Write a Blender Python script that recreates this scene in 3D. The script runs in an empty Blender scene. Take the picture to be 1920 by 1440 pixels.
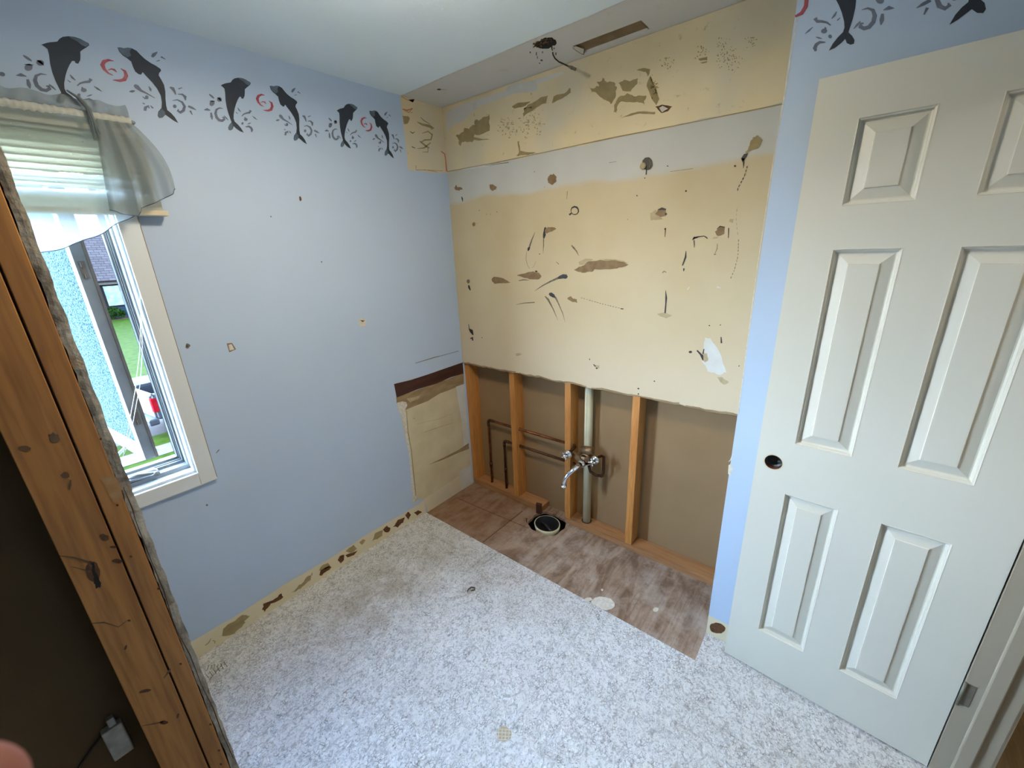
import bpy, bmesh, math, random
import numpy as np
from mathutils import Vector, Matrix, noise as mnoise
random.seed(7)
S = bpy.context.scene
COL = S.collection
H = 2.44                       # ceiling height, metres
# ------------------------------------------------------------------ camera
CAM = np.array([1.9806, -1.8731, 1.6748]); FPX = 769.1
ROT = np.array([[0.7777906640, 0.6272373117, -0.0401875315],
                [0.1688078158, -0.2700606363, -0.9479299415],
                [-0.6054300986, 0.7305070893, -0.3159332022]])   # rows: right, down, forward
cd = bpy.data.cameras.new('camera'); cam = bpy.data.objects.new('camera', cd); COL.objects.link(cam)
cd.sensor_width = 36; cd.lens = 36*FPX/1920; cd.clip_start = 0.01; cd.clip_end = 300
cd.dof.use_dof = True; cd.dof.focus_distance = 2.3; cd.dof.aperture_fstop = 14
M3 = np.stack([ROT[0], -ROT[1], -ROT[2]], 1)
mw = Matrix.Identity(4)
for i in range(3):
    for j in range(3): mw[i][j] = M3[i, j]
    mw[i][3] = CAM[i]
cam.matrix_world = mw
S.camera = cam
# ------------------------------------------------------------------ sky, added fill lights, exposure
SKY = 30.0
w = bpy.data.worlds.new('sky'); S.world = w; w.use_nodes = True
nt = w.node_tree; nt.nodes.clear()
wo = nt.nodes.new('ShaderNodeOutputWorld'); bg = nt.nodes.new('ShaderNodeBackground')
tc = nt.nodes.new('ShaderNodeTexCoord'); sp = nt.nodes.new('ShaderNodeSeparateXYZ'); rp = nt.nodes.new('ShaderNodeValToRGB')
e = rp.color_ramp.elements
e[0].position = 0.0; e[0].color = (0.68, 0.82, 1.0, 1)
e[1].position = 0.85; e[1].color = (0.06, 0.13, 0.28, 1)
m_ = e.new(0.5); m_.color = (0.46, 0.68, 1.0, 1)
nt.links.new(tc.outputs['Generated'], sp.inputs[0]); nt.links.new(sp.outputs[2], rp.inputs[0])
r2 = nt.nodes.new('ShaderNodeMapRange'); r2.inputs[1].default_value = -.6; r2.inputs[2].default_value = .5; r2.inputs[3].default_value = 1.0; r2.inputs[4].default_value = .12
nt.links.new(sp.outputs[0], r2.inputs[0]); m2 = nt.nodes.new('ShaderNodeMix'); m2.data_type = 'RGBA'; m2.blend_type = 'MULTIPLY'; m2.inputs[0].default_value = 1.0
nt.links.new(rp.outputs[0], m2.inputs[6]); nt.links.new(r2.outputs[0], m2.inputs[7]); nt.links.new(m2.outputs[2], bg.inputs[0]); bg.inputs[1].default_value = SKY; nt.links.new(bg.outputs[0], wo.inputs[0])
def lamp(name, kind, loc, energy, color, size=0.3, rot=(0, 0, 0)):
    l = bpy.data.lights.new(name, kind); l.energy = energy; l.color = color
    if kind == 'AREA': l.shape = 'DISK'; l.size = size
    elif kind == 'POINT': l.shadow_soft_size = size
    o = bpy.data.objects.new(name, l); COL.objects.link(o); o.location = loc; o.rotation_euler = rot
    return o
lamp('room_fill_light', 'AREA', (1.02, -1.12, 2.355), 5.8, (1.0, 0.84, 0.60), 0.24)  # added fill above the view, brightens the bathroom beyond the window light
lamp('room_fill_glow', 'POINT', (1.02, -1.12, 2.27), 2.5, (1.0, 0.92, 0.80), 0.05)  # added point fill that also reaches the ceiling
lamp('hall_fill_light', 'AREA', (3.3, -0.9, 2.36), 4, (1.0, 0.86, 0.66), 0.26)  # added fill in the hall, no source seen there
S.view_settings.view_transform = 'Standard'; S.view_settings.look = 'None'
S.view_settings.gamma = 1; S.view_settings.use_curve_mapping = False
S.view_settings.exposure = 1.6
S.cycles.use_denoising = True; S.cycles.max_bounces = 10; S.cycles.diffuse_bounces = 7
S.cycles.transparent_max_bounces = 16; S.cycles.caustics_refractive = False; S.cycles.caustics_reflective = False

# ------------------------------------------------------------------ helpers
def at(ax, v, x, y):
    "the point of the plane axis=v that the photograph shows at pixel x, y"
    d = ROT.T @ np.array([(x-960)/FPX, (y-720)/FPX, 1.0])
    t = (v-CAM[ax])/d[ax]
    return CAM+t*d
class MB:
    def __init__(s): s.v = []; s.f = []
    def add(s, vs, fs):
        n = len(s.v); s.v += [tuple(float(c) for c in p) for p in vs]; s.f += [tuple(n+i for i in f) for f in fs]; return s
    def box(s, a, b, rz=0, c=None):
        x0, y0, z0 = a; x1, y1, z1 = b
        vs = [(x, y, z) for z in (z0, z1) for y in (y0, y1) for x in (x0, x1)]
        if rz:
            cx, cy = c if c else ((x0+x1)/2, (y0+y1)/2); ca, sa = math.cos(rz), math.sin(rz)
            vs = [(cx+(x-cx)*ca-(y-cy)*sa, cy+(x-cx)*sa+(y-cy)*ca, z) for x, y, z in vs]
        return s.add(vs, [(0, 2, 3, 1), (4, 5, 7, 6), (0, 1, 5, 4), (2, 6, 7, 3), (0, 4, 6, 2), (1, 3, 7, 5)])
    def tube(s, pts, r, n=12, cap=True):
        pts = [Vector(p) for p in pts]; rs = r if isinstance(r, (list, tuple)) else [r]*len(pts)
        rings = []; t0 = (pts[1]-pts[0]).normalized()
        up = Vector((0, 0, 1)) if abs(t0.z) < .9 else Vector((1, 0, 0))
        a = t0.cross(up).normalized()
        for i, p in enumerate(pts):
            t = (pts[min(i+1, len(pts)-1)]-pts[max(i-1, 0)]).normalized()
            a = (a-t*a.dot(t)).normalized(); b = t.cross(a)
            rings.append([p+(a*math.cos(k*2*math.pi/n)+b*math.sin(k*2*math.pi/n))*rs[i] for k in range(n)])
        vs = [q for rg in rings for q in rg]; fs = []
        for i in range(len(pts)-1):
            for k in range(n):
                fs.append((i*n+k, i*n+(k+1) % n, (i+1)*n+(k+1) % n, (i+1)*n+k))
        if cap: fs += [tuple(range(n-1, -1, -1)), tuple(range((len(pts)-1)*n, len(pts)*n))]
        return s.add(vs, fs)
    def lathe(s, base, axis, prof, n=24):
        base = Vector(base); axis = Vector(axis).normalized()
        return s.tube_rings([(base+axis*h, r) for h, r in prof], axis, n)
    def tube_rings(s, cr, axis, n):
        up = Vector((0, 0, 1)) if abs(axis.z) < .9 else Vector((1, 0, 0)); a = axis.cross(up).normalized(); b = axis.cross(a)
        vs = [c+(a*math.cos(k*2*math.pi/n)+b*math.sin(k*2*math.pi/n))*max(r, 1e-5) for c, r in cr for k in range(n)]; fs = []
        for i in range(len(cr)-1):
            for k in range(n): fs.append((i*n+k, i*n+(k+1) % n, (i+1)*n+(k+1) % n, (i+1)*n+k))
        return s.add(vs, fs)
    def grid(s, P):
        "P: rows of points"
        m = len(P[0]); vs = [p for r in P for p in r]
        return s.add(vs, [(i*m+j, i*m+j+1, (i+1)*m+j+1, (i+1)*m+j) for i in range(len(P)-1) for j in range(m-1)])
def tag(o, label=None, cat=None, group=None, kind=None):
    if label: o['label'] = label
    if cat: o['category'] = cat
    if group: o['group'] = group
    if kind: o['kind'] = kind
    return o
def thing(name, loc, label, cat, group=None, kind=None):
    o = bpy.data.objects.new(name, None); COL.objects.link(o); o.location = loc; o.empty_display_size = .05
    o['wl'] = tuple(float(c) for c in loc)
    return tag(o, label, cat, group, kind)
def wloc(o): return np.array(o['wl']) if 'wl' in o else np.zeros(3)
def obj(name, mb, m, parent=None, smooth=False, bevel=0, solid=0, org=None):
    off = wloc(parent) if parent else np.zeros(3)
    own = np.array(org, float) if org is not None else off
    me = bpy.data.meshes.new(name); me.from_pydata([tuple(np.array(v)-own) for v in mb.v], [], mb.f)
    bm = bmesh.new(); bm.from_mesh(me); bmesh.ops.remove_doubles(bm, verts=bm.verts, dist=1e-6)
    if not name.endswith('_mark'): bmesh.ops.recalc_face_normals(bm, faces=bm.faces)
    bm.to_mesh(me); bm.free()
    if smooth:
        for p in me.polygons: p.use_smooth = True
    me.materials.append(m); o = bpy.data.objects.new(name, me); COL.objects.link(o)
    if parent: o.parent = parent
    o.location = own-off; o['wl'] = tuple(float(c) for c in own)
    if bevel:
        b = o.modifiers.new('bevel', 'BEVEL'); b.width = bevel; b.segments = 2; b.limit_method = 'ANGLE'
    if solid:
        b = o.modifiers.new('solid', 'SOLIDIFY'); b.thickness = solid; b.offset = 0
    return o
def struct(name, mb, m, label=None, cat=None, parent=None, **k):
    o = obj(name, mb, m, parent, **k)
    if parent is None: tag(o, label, cat, kind='structure')
    return o
# ------------------------------------------------------------------ materials
def srgb(r, g, b):
    f = lambda c: c/12.92 if c <= .04045 else ((c+.055)/1.055)**2.4
    return (f(r/255), f(g/255), f(b/255), 1)
class NT:
    def __init__(s, name):
        s.m = bpy.data.materials.new(name); s.m.use_nodes = True; s.t = s.m.node_tree
        s.b = s.t.nodes['Principled BSDF']; s.tc = s.t.nodes.new('ShaderNodeTexCoord').outputs['Object']
    def n(s, k, **a):
        o = s.t.nodes.new(k)
        for q, v in a.items(): setattr(o, q, v)
        return o
    def l(s, a, b): s.t.links.new(a, b)
    def coord(s, sc=(1, 1, 1), rot=(0, 0, 0)):
        m = s.n('ShaderNodeMapping'); m.inputs['Scale'].default_value = sc; m.inputs['Rotation'].default_value = rot; s.l(s.tc, m.inputs[0]); return m.outputs[0]
    def noise(s, scale, detail=4, rough=.5, sc=(1, 1, 1), rot=(0, 0, 0), dist=0):
        t = s.n('ShaderNodeTexNoise'); t.inputs['Scale'].default_value = scale; t.inputs['Detail'].default_value = detail
        t.inputs['Roughness'].default_value = rough; t.inputs['Distortion'].default_value = dist; s.l(s.coord(sc, rot), t.inputs['Vector']); return t.outputs['Fac']
    def voro(s, scale, feat='F1', sc=(1, 1, 1), rot=(0, 0, 0), out='Distance'):
        t = s.n('ShaderNodeTexVoronoi', feature=feat); t.inputs['Scale'].default_value = scale; s.l(s.coord(sc, rot), t.inputs['Vector']); return t.outputs[out]
    def ramp(s, fac, a, b, ca=(0, 0, 0, 1), cb=(1, 1, 1, 1)):
        r = s.n('ShaderNodeValToRGB'); e = r.color_ramp.elements; e[0].position = a; e[0].color = ca; e[1].position = b; e[1].color = cb; s.l(fac, r.inputs[0]); return r.outputs[0]
    def mix(s, fac, a, b, bt='MIX'):
        m = s.n('ShaderNodeMix', data_type='RGBA', blend_type=bt)
        for v, i in ((fac, 0), (a, 6), (b, 7)):
            if hasattr(v, 'is_linked'): s.l(v, m.inputs[i])
            else: m.inputs[i].default_value = v
        return m.outputs[2]
    def mul(s, a, b, op='MULTIPLY'):
        m = s.n('ShaderNodeMath', operation=op)
        for v, i in ((a, 0), (b, 1)):
            if hasattr(v, 'is_linked'): s.l(v, m.inputs[i])
            else: m.inputs[i].default_value = v
        return m.outputs[0]
    def bump(s, h, st=.3, dist=.002):
        b = s.n('ShaderNodeBump'); b.inputs['Strength'].default_value = st; b.inputs['Distance'].default_value = dist; s.l(h, b.inputs['Height'])
        if s.b.inputs['Normal'].is_linked: s.l(s.b.inputs['Normal'].links[0].from_socket, b.inputs['Normal'])
        s.l(b.outputs[0], s.b.inputs['Normal'])
    def col(s, c):
        if hasattr(c, 'is_linked'): s.l(c, s.b.inputs['Base Color'])
        else: s.b.inputs['Base Color'].default_value = c
    def set(s, **k):
        for a, v in k.items(): s.b.inputs[a.replace('_', ' ')].default_value = v
def simple(name, c, c2=None, scale=20, rough=.6, metal=0, bump=0, bscale=80, lo=.35, hi=.65, sc=(1, 1, 1), **k):
    t = NT(name)
    if c2 is None: c2 = tuple(x*.88 for x in c[:3])+(1,)
    t.col(t.ramp(t.noise(scale, 5, sc=sc), lo, hi, c, c2)); t.set(Roughness=rough, Metallic=metal, **k)
    if bump: t.bump(t.noise(bscale, 3, sc=sc), bump)
    return t.m
def paint(name, c, bump=.12, rough=.55, dirt=None):
    t = NT(name); base = t.mix(t.ramp(t.noise(1.7, 3), .3, .75), c, tuple(x*.95 for x in c[:3])+(1,))
    if dirt: base = t.mix(t.ramp(t.noise(9, 6, .65), .62, .8), base, dirt)
    t.col(base); t.set(Roughness=rough); t.bump(t.noise(260, 2), bump, .001); t.bump(t.noise(30, 2), .05, .002)
    return t.m
M = {}
M['blue'] = paint('pale_blue_wall_paint', srgb(176, 194, 215))
M['white'] = paint('white_trim_paint', srgb(212, 216, 214), .05, .35)
M['ceiling'] = paint('ceiling_paint', srgb(228, 241, 244), .5, .8)
M['ceil_raw'] = paint('unpainted_ceiling_paper', srgb(208, 205, 196), .15, .85, srgb(182, 178, 168))
M['drywall'] = paint('drywall_mud', srgb(214, 203, 172), .05, .85, srgb(200, 188, 156))
def wallback():
    t = NT('yellowed_wall_paper'); sx = t.n('ShaderNodeSeparateXYZ'); t.l(t.tc, sx.inputs[0])
    z = t.mul(sx.outputs[2], .4); zz = t.mul(z, t.mul(t.noise(2.2, 3), .05), 'ADD')
    cream = t.mix(t.ramp(t.noise(3, 4), .35, .7), srgb(198, 183, 150), srgb(188, 171, 134))
    white = t.mix(t.ramp(t.noise(4, 3), .3, .7), srgb(196, 196, 190), srgb(188, 187, 178))
    c = t.mix(t.ramp(zz, .797, .806), cream, white)
    low = t.mix(t.ramp(z, .40, .58), srgb(200, 184, 155), c)
    t.col(t.mix(t.ramp(t.noise(14, 7, .7), .66, .78), low, srgb(190, 176, 144)))
    t.set(Roughness=.75); t.bump(t.noise(150, 2), .08, .001); return t.m
M['wallback'] = wallback()
def tanpaper():
    t = NT('bare_tan_drywall_paper')
    c = t.mix(t.ramp(t.noise(3, 4), .3, .7), srgb(224, 207, 168), srgb(210, 192, 152))
    c = t.mix(t.ramp(t.noise(26, 8, .75), .60, .70), c, srgb(164, 150, 116))
    g = t.mix(t.ramp(t.noise(1.6, 3), .50, .68), c, srgb(196, 190, 172))
    t.col(g); t.set(Roughness=.85); t.bump(t.noise(200, 3), .12, .001); return t.m
M['tan'] = tanpaper()
M['olive'] = simple('torn_olive_paper', srgb(158, 142, 102), srgb(144, 128, 88), 30, .9, bump=.2)
M['brownpaper'] = simple('torn_brown_paper', srgb(138, 116, 86), srgb(122, 100, 72), 30, .9, bump=.2)
M['lighttear'] = simple('pale_torn_paper', srgb(178, 162, 128), srgb(166, 150, 116), 40, .9)
M['rust'] = simple('dark_rust_brown_adhesive', srgb(104, 66, 30), srgb(74, 44, 20), 60, .8, bump=.3)
M['glue'] = simple('black_mastic', srgb(24, 24, 24), srgb(44, 42, 40), 90, .5, bump=.4)
M['smear'] = simple('grey_mastic_smear', srgb(120, 112, 94), srgb(92, 86, 74), 90, .8)
M['orange'] = simple('orange_marker', srgb(196, 110, 66), srgb(176, 96, 56), 60, .8)
M['gypsum'] = simple('white_gypsum', srgb(212, 208, 196), srgb(190, 186, 172), 60, .9, bump=.3)
M['primer'] = simple('pale_patch_primer', srgb(204, 206, 200), srgb(196, 194, 182), 12, .8)
def gyp_edge():
    t = NT('grey_ragged_gypsum_edge'); c = t.mix(t.ramp(t.noise(34, 7, .7, sc=(1, 1, .35)), .35, .65), srgb(176, 168, 152), srgb(104, 94, 80))
    t.col(t.mix(t.ramp(t.noise(8, 4), .66, .70), c, srgb(138, 116, 90))); t.set(Roughness=.95); t.bump(t.noise(60, 6), .8, .005); return t.m
M['gypedge'] = gyp_edge()
def wood(name, ca, cb, ck, grain='z', gs=1.0, rough=.6, knots=.8, knot_scale=3.0):
    t = NT(name); long_ = .06; sc = {'z': (1, 1, long_), 'x': (long_, 1, 1), 'y': (1, long_, 1)}[grain]
    c = t.mix(t.ramp(t.noise(40*gs, 5, .6, sc, dist=.6), .3, .7), ca, cb)
    c = t.mix(t.mul(t.ramp(t.noise(160*gs, 2, .5, sc), .45, .7), .35), c, ck)
    ks = {'z': (1, 1, .35), 'x': (.35, 1, 1), 'y': (1, .35, 1)}[grain]
    v = t.voro(knot_scale*2, sc=ks); c = t.mix(t.mul(t.ramp(v, .03, .14, (1, 1, 1, 1), (0, 0, 0, 1)), knots), c, ck)
    t.col(c); t.set(Roughness=rough); t.bump(t.noise(90*gs, 3, .5, sc), .15, .002); return t.m
M['stud'] = wood('pine_stud_wood', srgb(202, 142, 74), srgb(180, 116, 52), srgb(106, 60, 26))
M['plate'] = wood('pine_plate_wood', srgb(176, 132, 88), srgb(150, 104, 66), srgb(100, 64, 36), 'x')
M['post'] = wood('old_pine_post_wood', srgb(172, 118, 56), srgb(134, 86, 36), srgb(70, 40, 18), 'z', .6, .65, .0, 1.6)
M['brownback'] = simple('grey_brown_drywall_back_paper', srgb(146, 119, 84), srgb(138, 111, 77), 3, .85, bump=.05)
M['darkback'] = simple('dark_brown_drywall_back_paper', srgb(82, 62, 34), srgb(72, 53, 28), 3, .9, bump=.05)
def ply():
    t = NT('worn_plywood'); g = t.noise(5.5, 7, .62, (1, .30, 1), (0, 0, .5), dist=3.0)
    c = t.mix(t.ramp(g, .38, .60), srgb(160, 140, 122), srgb(116, 92, 72))
    c = t.mix(t.mul(t.ramp(t.noise(70, 5, .6, (1, .07, 1)), .48, .7), .55), c, srgb(96, 72, 54))
    sx = t.n('ShaderNodeSeparateXYZ'); t.l(t.tc, sx.inputs[0])
    c = t.mix(t.mul(t.ramp(t.noise(6, 7, .68), .46, .66), .55), c, srgb(186, 176, 166))
    c = t.mix(t.mul(t.ramp(t.noise(16, 7, .7), .56, .70), .6), c, srgb(92, 70, 52))
    c = t.mix(t.mul(t.ramp(t.mul(sx.outputs[0], t.mul(t.noise(4, 4), .4), 'ADD'), .65, .95, (1, 1, 1, 1), (0, 0, 0, 1)), .6), c, srgb(122, 84, 50))
    c = t.mix(t.ramp(sx.outputs[0], .0, 1.0, (0, 0, 0, 1), (.0, .0, .0, 1)), c, c)
    t.col(c); t.set(Roughness=.75); t.bump(g, .3, .003); return t.m
M['ply'] = ply()
def vinyl():
    t = NT('peeling_white_vinyl_paint')
    c = t.mix(t.ramp(t.noise(2.2, 4), .35, .7), srgb(240, 241, 242), srgb(228, 228, 226))
    fl = t.noise(62, 5, .66, (1, .8, 1), (0, 0, .6), 1.2)
    ed = t.voro(85, 'DISTANCE_TO_EDGE', (1, .8, 1), (0, 0, .5))
    patch = t.ramp(t.noise(9, 5, .65), .38, .62)
    c = t.mix(t.mul(t.ramp(fl, .49, .60), .62), c, srgb(160, 161, 162))
    c = t.mix(t.mul(t.mul(t.ramp(ed, .0, .10, (1, 1, 1, 1), (0, 0, 0, 1)), patch), t.ramp(t.noise(30, 3), .40, .6)), c, srgb(96, 94, 92))
    c = t.mix(t.mul(t.ramp(t.noise(150, 6, .72), .57, .64), .8), c, srgb(96, 94, 90))
    for sc, ro in (((1, .03, 1), 0.0), ((.03, 1, 1), 0.0)):
        lines = t.mul(t.ramp(t.noise(34, 3, .6, sc, (0, 0, ro)), .62, .66), t.ramp(t.noise(4, 5), .45, .6))
        c = t.mix(t.mul(lines, .28), c, srgb(120, 118, 112))
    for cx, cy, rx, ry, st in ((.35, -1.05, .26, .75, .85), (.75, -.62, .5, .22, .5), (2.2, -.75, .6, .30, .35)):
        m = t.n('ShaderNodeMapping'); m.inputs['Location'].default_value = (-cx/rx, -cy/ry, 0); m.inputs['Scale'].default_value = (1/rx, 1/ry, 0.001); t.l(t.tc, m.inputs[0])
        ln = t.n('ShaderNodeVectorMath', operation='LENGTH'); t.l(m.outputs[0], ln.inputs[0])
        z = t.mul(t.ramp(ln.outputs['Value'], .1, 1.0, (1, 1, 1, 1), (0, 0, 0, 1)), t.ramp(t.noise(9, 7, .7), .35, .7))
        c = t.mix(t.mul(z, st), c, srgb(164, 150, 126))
    t.col(c); t.set(Roughness=.45); t.bump(fl, 1.0, .014); t.bump(t.noise(210, 3), .4, .002); return t.m
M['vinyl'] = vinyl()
M['dolphin'] = simple('navy_stencil_paint', srgb(40, 50, 64), srgb(32, 40, 52), 14, .6)
M['dolphinlight'] = simple('steel_blue_stencil_paint', srgb(92, 108, 124), srgb(72, 86, 102), 20, .6)
M['splash'] = simple('slate_blue_stencil_paint', srgb(112, 120, 138), srgb(92, 100, 118), 24, .6)
M['redswirl'] = simple('brick_red_stencil_paint', srgb(150, 58, 74), srgb(178, 98, 108), 30, .6)
M['pvc'] = simple('old_cream_pvc', srgb(206, 202, 170), srgb(194, 188, 156), 10, .35)
M['copper'] = simple('tarnished_copper', srgb(140, 88, 58), srgb(92, 58, 42), 25, .4, .85)
M['darkcopper'] = simple('dark_tarnished_copper', srgb(92, 64, 48), srgb(64, 44, 36), 25, .5, .7)
M['chrome'] = simple('chrome', (.78, .8, .82, 1), (.7, .72, .74, 1), 30, .12, 1)
M['brass'] = simple('grimy_brass', srgb(150, 124, 92), srgb(106, 82, 60), 40, .45, .8, bump=.3)
M['black'] = simple('black_void', (.006, .006, .006, 1), (.004, .004, .004, 1), 10, .9)
M['blacktar'] = simple('black_pipe_plastic', (.02, .022, .024, 1), (.012, .012, .014, 1), 10, .4)
M['insul'] = simple('dark_fibre_insulation', srgb(120, 96, 74), srgb(20, 16, 12), 120, 1, bump=1, bscale=140)
M['darkboard'] = wood('dark_brown_painted_board', srgb(72, 40, 28), srgb(56, 30, 20), srgb(30, 16, 10), 'y', knots=.2)
M['tornboard'] = simple('torn_tan_gypsum_paper', srgb(152, 130, 96), srgb(134, 112, 80), 12, .9, sc=(1, 1, 3))
M['creampanel'] = simple('cream_dried_adhesive_panel', srgb(206, 194, 160), srgb(190, 176, 142), 6, .8, bump=.1)
M['door'] = paint('off_white_door_paint', srgb(204, 202, 188), .12, .45, srgb(200, 198, 186))
M['jamb'] = paint('beige_jamb_paint', srgb(160, 152, 134), .1, .5)
M['hinge'] = simple('painted_dull_hinge_metal', srgb(120, 118, 104), srgb(108, 106, 94), 30, .5, .4)
M['vinylframe'] = simple('white_window_vinyl', srgb(134, 138, 138), srgb(124, 129, 130), 8, .35)
M['sashframe'] = simple('greyish_sash_frame', srgb(104, 104, 102), srgb(94, 94, 93), 12, .8)
M['sashdark'] = simple('taupe_weatherstrip', srgb(84, 72, 60), srgb(72, 62, 52), 12, .7)
M['rail'] = simple('cream_wood_blind_rail', srgb(206, 194, 168), srgb(196, 184, 156), 12, .45)
M['tanwall'] = paint('tan_hall_paint', srgb(176, 160, 128))
M['halfloor'] = wood('hall_floor_wood', srgb(120, 96, 64), srgb(100, 78, 50), srgb(70, 50, 30), 'y')
M['metalbox'] = simple('galvanized_box_metal', srgb(170, 168, 160), srgb(140, 136, 128), 30, .5, .5)
M['darkmetal'] = simple('dark_steel', srgb(60, 58, 54), srgb(40, 38, 36), 30, .5, .6)
M['cord'] = simple('off_white_cord', srgb(214, 214, 206), None, 30, .7)
M['lampglass'] = simple('lamp_housing_white', srgb(235, 232, 224), None, 30, .4)
def sheer(name, c, alpha):
    t = NT(name); out = t.t.nodes['Material Output']; t.t.nodes.remove(t.b)
    d = t.n('ShaderNodeBsdfDiffuse'); tr = t.n('ShaderNodeBsdfTranslucent'); tp = t.n('ShaderNodeBsdfTransparent')
    d.inputs[0].default_value = c; tr.inputs[0].default_value = c; tp.inputs[0].default_value = (.93, .96, .98, 1)
    a = t.n('ShaderNodeMixShader'); a.inputs[0].default_value = .5; t.l(d.outputs[0], a.inputs[1]); t.l(tr.outputs[0], a.inputs[2])
    b = t.n('ShaderNodeMixShader'); t.l(tp.outputs[0], b.inputs[1]); t.l(a.outputs[0], b.inputs[2])
    wv = t.noise(90, 2); t.l(t.mul(t.mul(wv, .03), alpha-.015, 'ADD'), b.inputs[0]); t.l(b.outputs[0], out.inputs[0]); return t.m
M['sheer'] = sheer('sheer_blue_grey_voile', srgb(186, 204, 212), .36)
M['sheer2'] = sheer('doubled_blue_grey_voile', srgb(164, 172, 174), .66)
M['hem'] = simple('dark_hem_stitching', srgb(84, 100, 118), None, 30, .9)
def slatmat():
    t = NT('white_blind_slats'); out = t.t.nodes['Material Output']; tr = t.n('ShaderNodeBsdfTranslucent'); tr.inputs[0].default_value = srgb(226, 224, 208)
    t.col(srgb(228, 228, 216)); t.set(Roughness=.5); m = t.n('ShaderNodeMixShader'); m.inputs[0].default_value = .45
    t.l(t.b.outputs[0], m.inputs[1]); t.l(tr.outputs[0], m.inputs[2]); t.l(m.outputs[0], out.inputs[0])
    t.bump(t.noise(60, 2), .05); return t.m
M['slat'] = slatmat()
def pebble():
    t = NT('pebbled_privacy_glass'); out = t.t.nodes['Material Output']
    c = t.mix(t.ramp(t.voro(130), .25, .6), srgb(18, 40, 46), srgb(80, 96, 95))
    t.col(c); t.set(Roughness=.8, Specular_IOR_Level=0.0); tr = t.n('ShaderNodeBsdfTranslucent'); t.l(c, tr.inputs[0])
    m = t.n('ShaderNodeMixShader'); m.inputs[0].default_value = .3; t.l(t.b.outputs[0], m.inputs[1]); t.l(tr.outputs[0], m.inputs[2]); t.l(m.outputs[0], out.inputs[0])
    t.bump(t.noise(120, 2), .6, .003); return t.m
M['pebble'] = pebble()
M['clear'] = simple('dark_house_glass', srgb(150, 180, 190), srgb(110, 140, 150), 2, .1)
_out0 = set(bpy.data.materials.keys())
M['grass'] = simple('mown_lawn', srgb(40, 52, 2), srgb(26, 40, 1), 3, .9, bump=.5, bscale=30)
M['concrete'] = simple('pale_concrete', srgb(88, 82, 76), srgb(80, 74, 70), 2, .9)
M['asphalt'] = simple('grey_asphalt', srgb(66, 62, 60), srgb(58, 54, 54), 2, .9)
def brickish(name, ca, cb, cm, scale, bw, rh):
    t = NT(name); b = t.n('ShaderNodeTexBrick'); b.inputs['Color1'].default_value = ca; b.inputs['Color2'].default_value = cb; b.inputs['Mortar'].default_value = cm
    b.inputs['Scale'].default_value = scale; b.inputs['Brick Width'].default_value = bw; b.inputs['Row Height'].default_value = rh; b.inputs['Mortar Size'].default_value = .02
    m = t.n('ShaderNodeCombineXYZ'); s_ = t.n('ShaderNodeSeparateXYZ'); t.l(t.tc, s_.inputs[0]); t.l(s_.outputs[1], m.inputs[0]); t.l(s_.outputs[2], m.inputs[1]); t.l(m.outputs[0], b.inputs[0])
    t.col(b.outputs[0]); t.set(Roughness=.9); return t.m
M['shingle'] = brickish('grey_roof_shingles', srgb(78, 70, 68), srgb(66, 58, 56), srgb(44, 40, 40), 1, .6, .22)
M['siding'] = brickish('blue_lap_siding', srgb(40, 54, 64), srgb(40, 54, 64), srgb(28, 38, 46), 1, 40, .2)
M['housetrim'] = simple('pale_house_trim', srgb(90, 88, 84), None, 5, .7)
M['brownframe'] = simple('brown_house_window_frame', srgb(40, 32, 30), None, 5, .7)
M['leaf'] = simple('bush_leaves', srgb(34, 56, 16), srgb(20, 40, 8), 6, .8)
M['mulch'] = simple('rocky_mulch_bed', srgb(76, 62, 52), srgb(48, 38, 32), 5, .9, bump=.5)
M['truck'] = simple('dark_blue_black_truck_paint', srgb(20, 24, 32), srgb(16, 20, 28), 5, .6)
M['truckchrome'] = simple('silver_truck_trim', srgb(78, 82, 88), None, 5, .7, 0)
M['truckred'] = simple('red_tail_lamp_plastic', srgb(120, 14, 22), srgb(104, 10, 18), 5, .7)
M['rubber'] = simple('black_tyre_rubber', srgb(28, 28, 28), None, 10, .8)
for _n in set(bpy.data.materials.keys())-_out0:
    if 'truck' not in _n and 'glass' not in _n: bpy.data.materials[_n].node_tree.nodes['Principled BSDF'].inputs['Specular IOR Level'].default_value = .02
M['skin'] = simple('finger_skin', srgb(150, 92, 78), srgb(138, 82, 68), 30, .5, bump=.1)
M['smudge'] = simple('pale_wood_smudge', srgb(160, 124, 80), srgb(146, 106, 62), 40, .8)
M['stain'] = simple('dark_wood_stain', srgb(62, 38, 18), srgb(84, 52, 24), 60, .8)
M['bluestain'] = simple('dark_grey_wood_smudge', srgb(70, 58, 44), srgb(96, 70, 44), 60, .8)
M['joint'] = simple('dark_gap_line', srgb(70, 56, 42), None, 60, .9)

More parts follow.
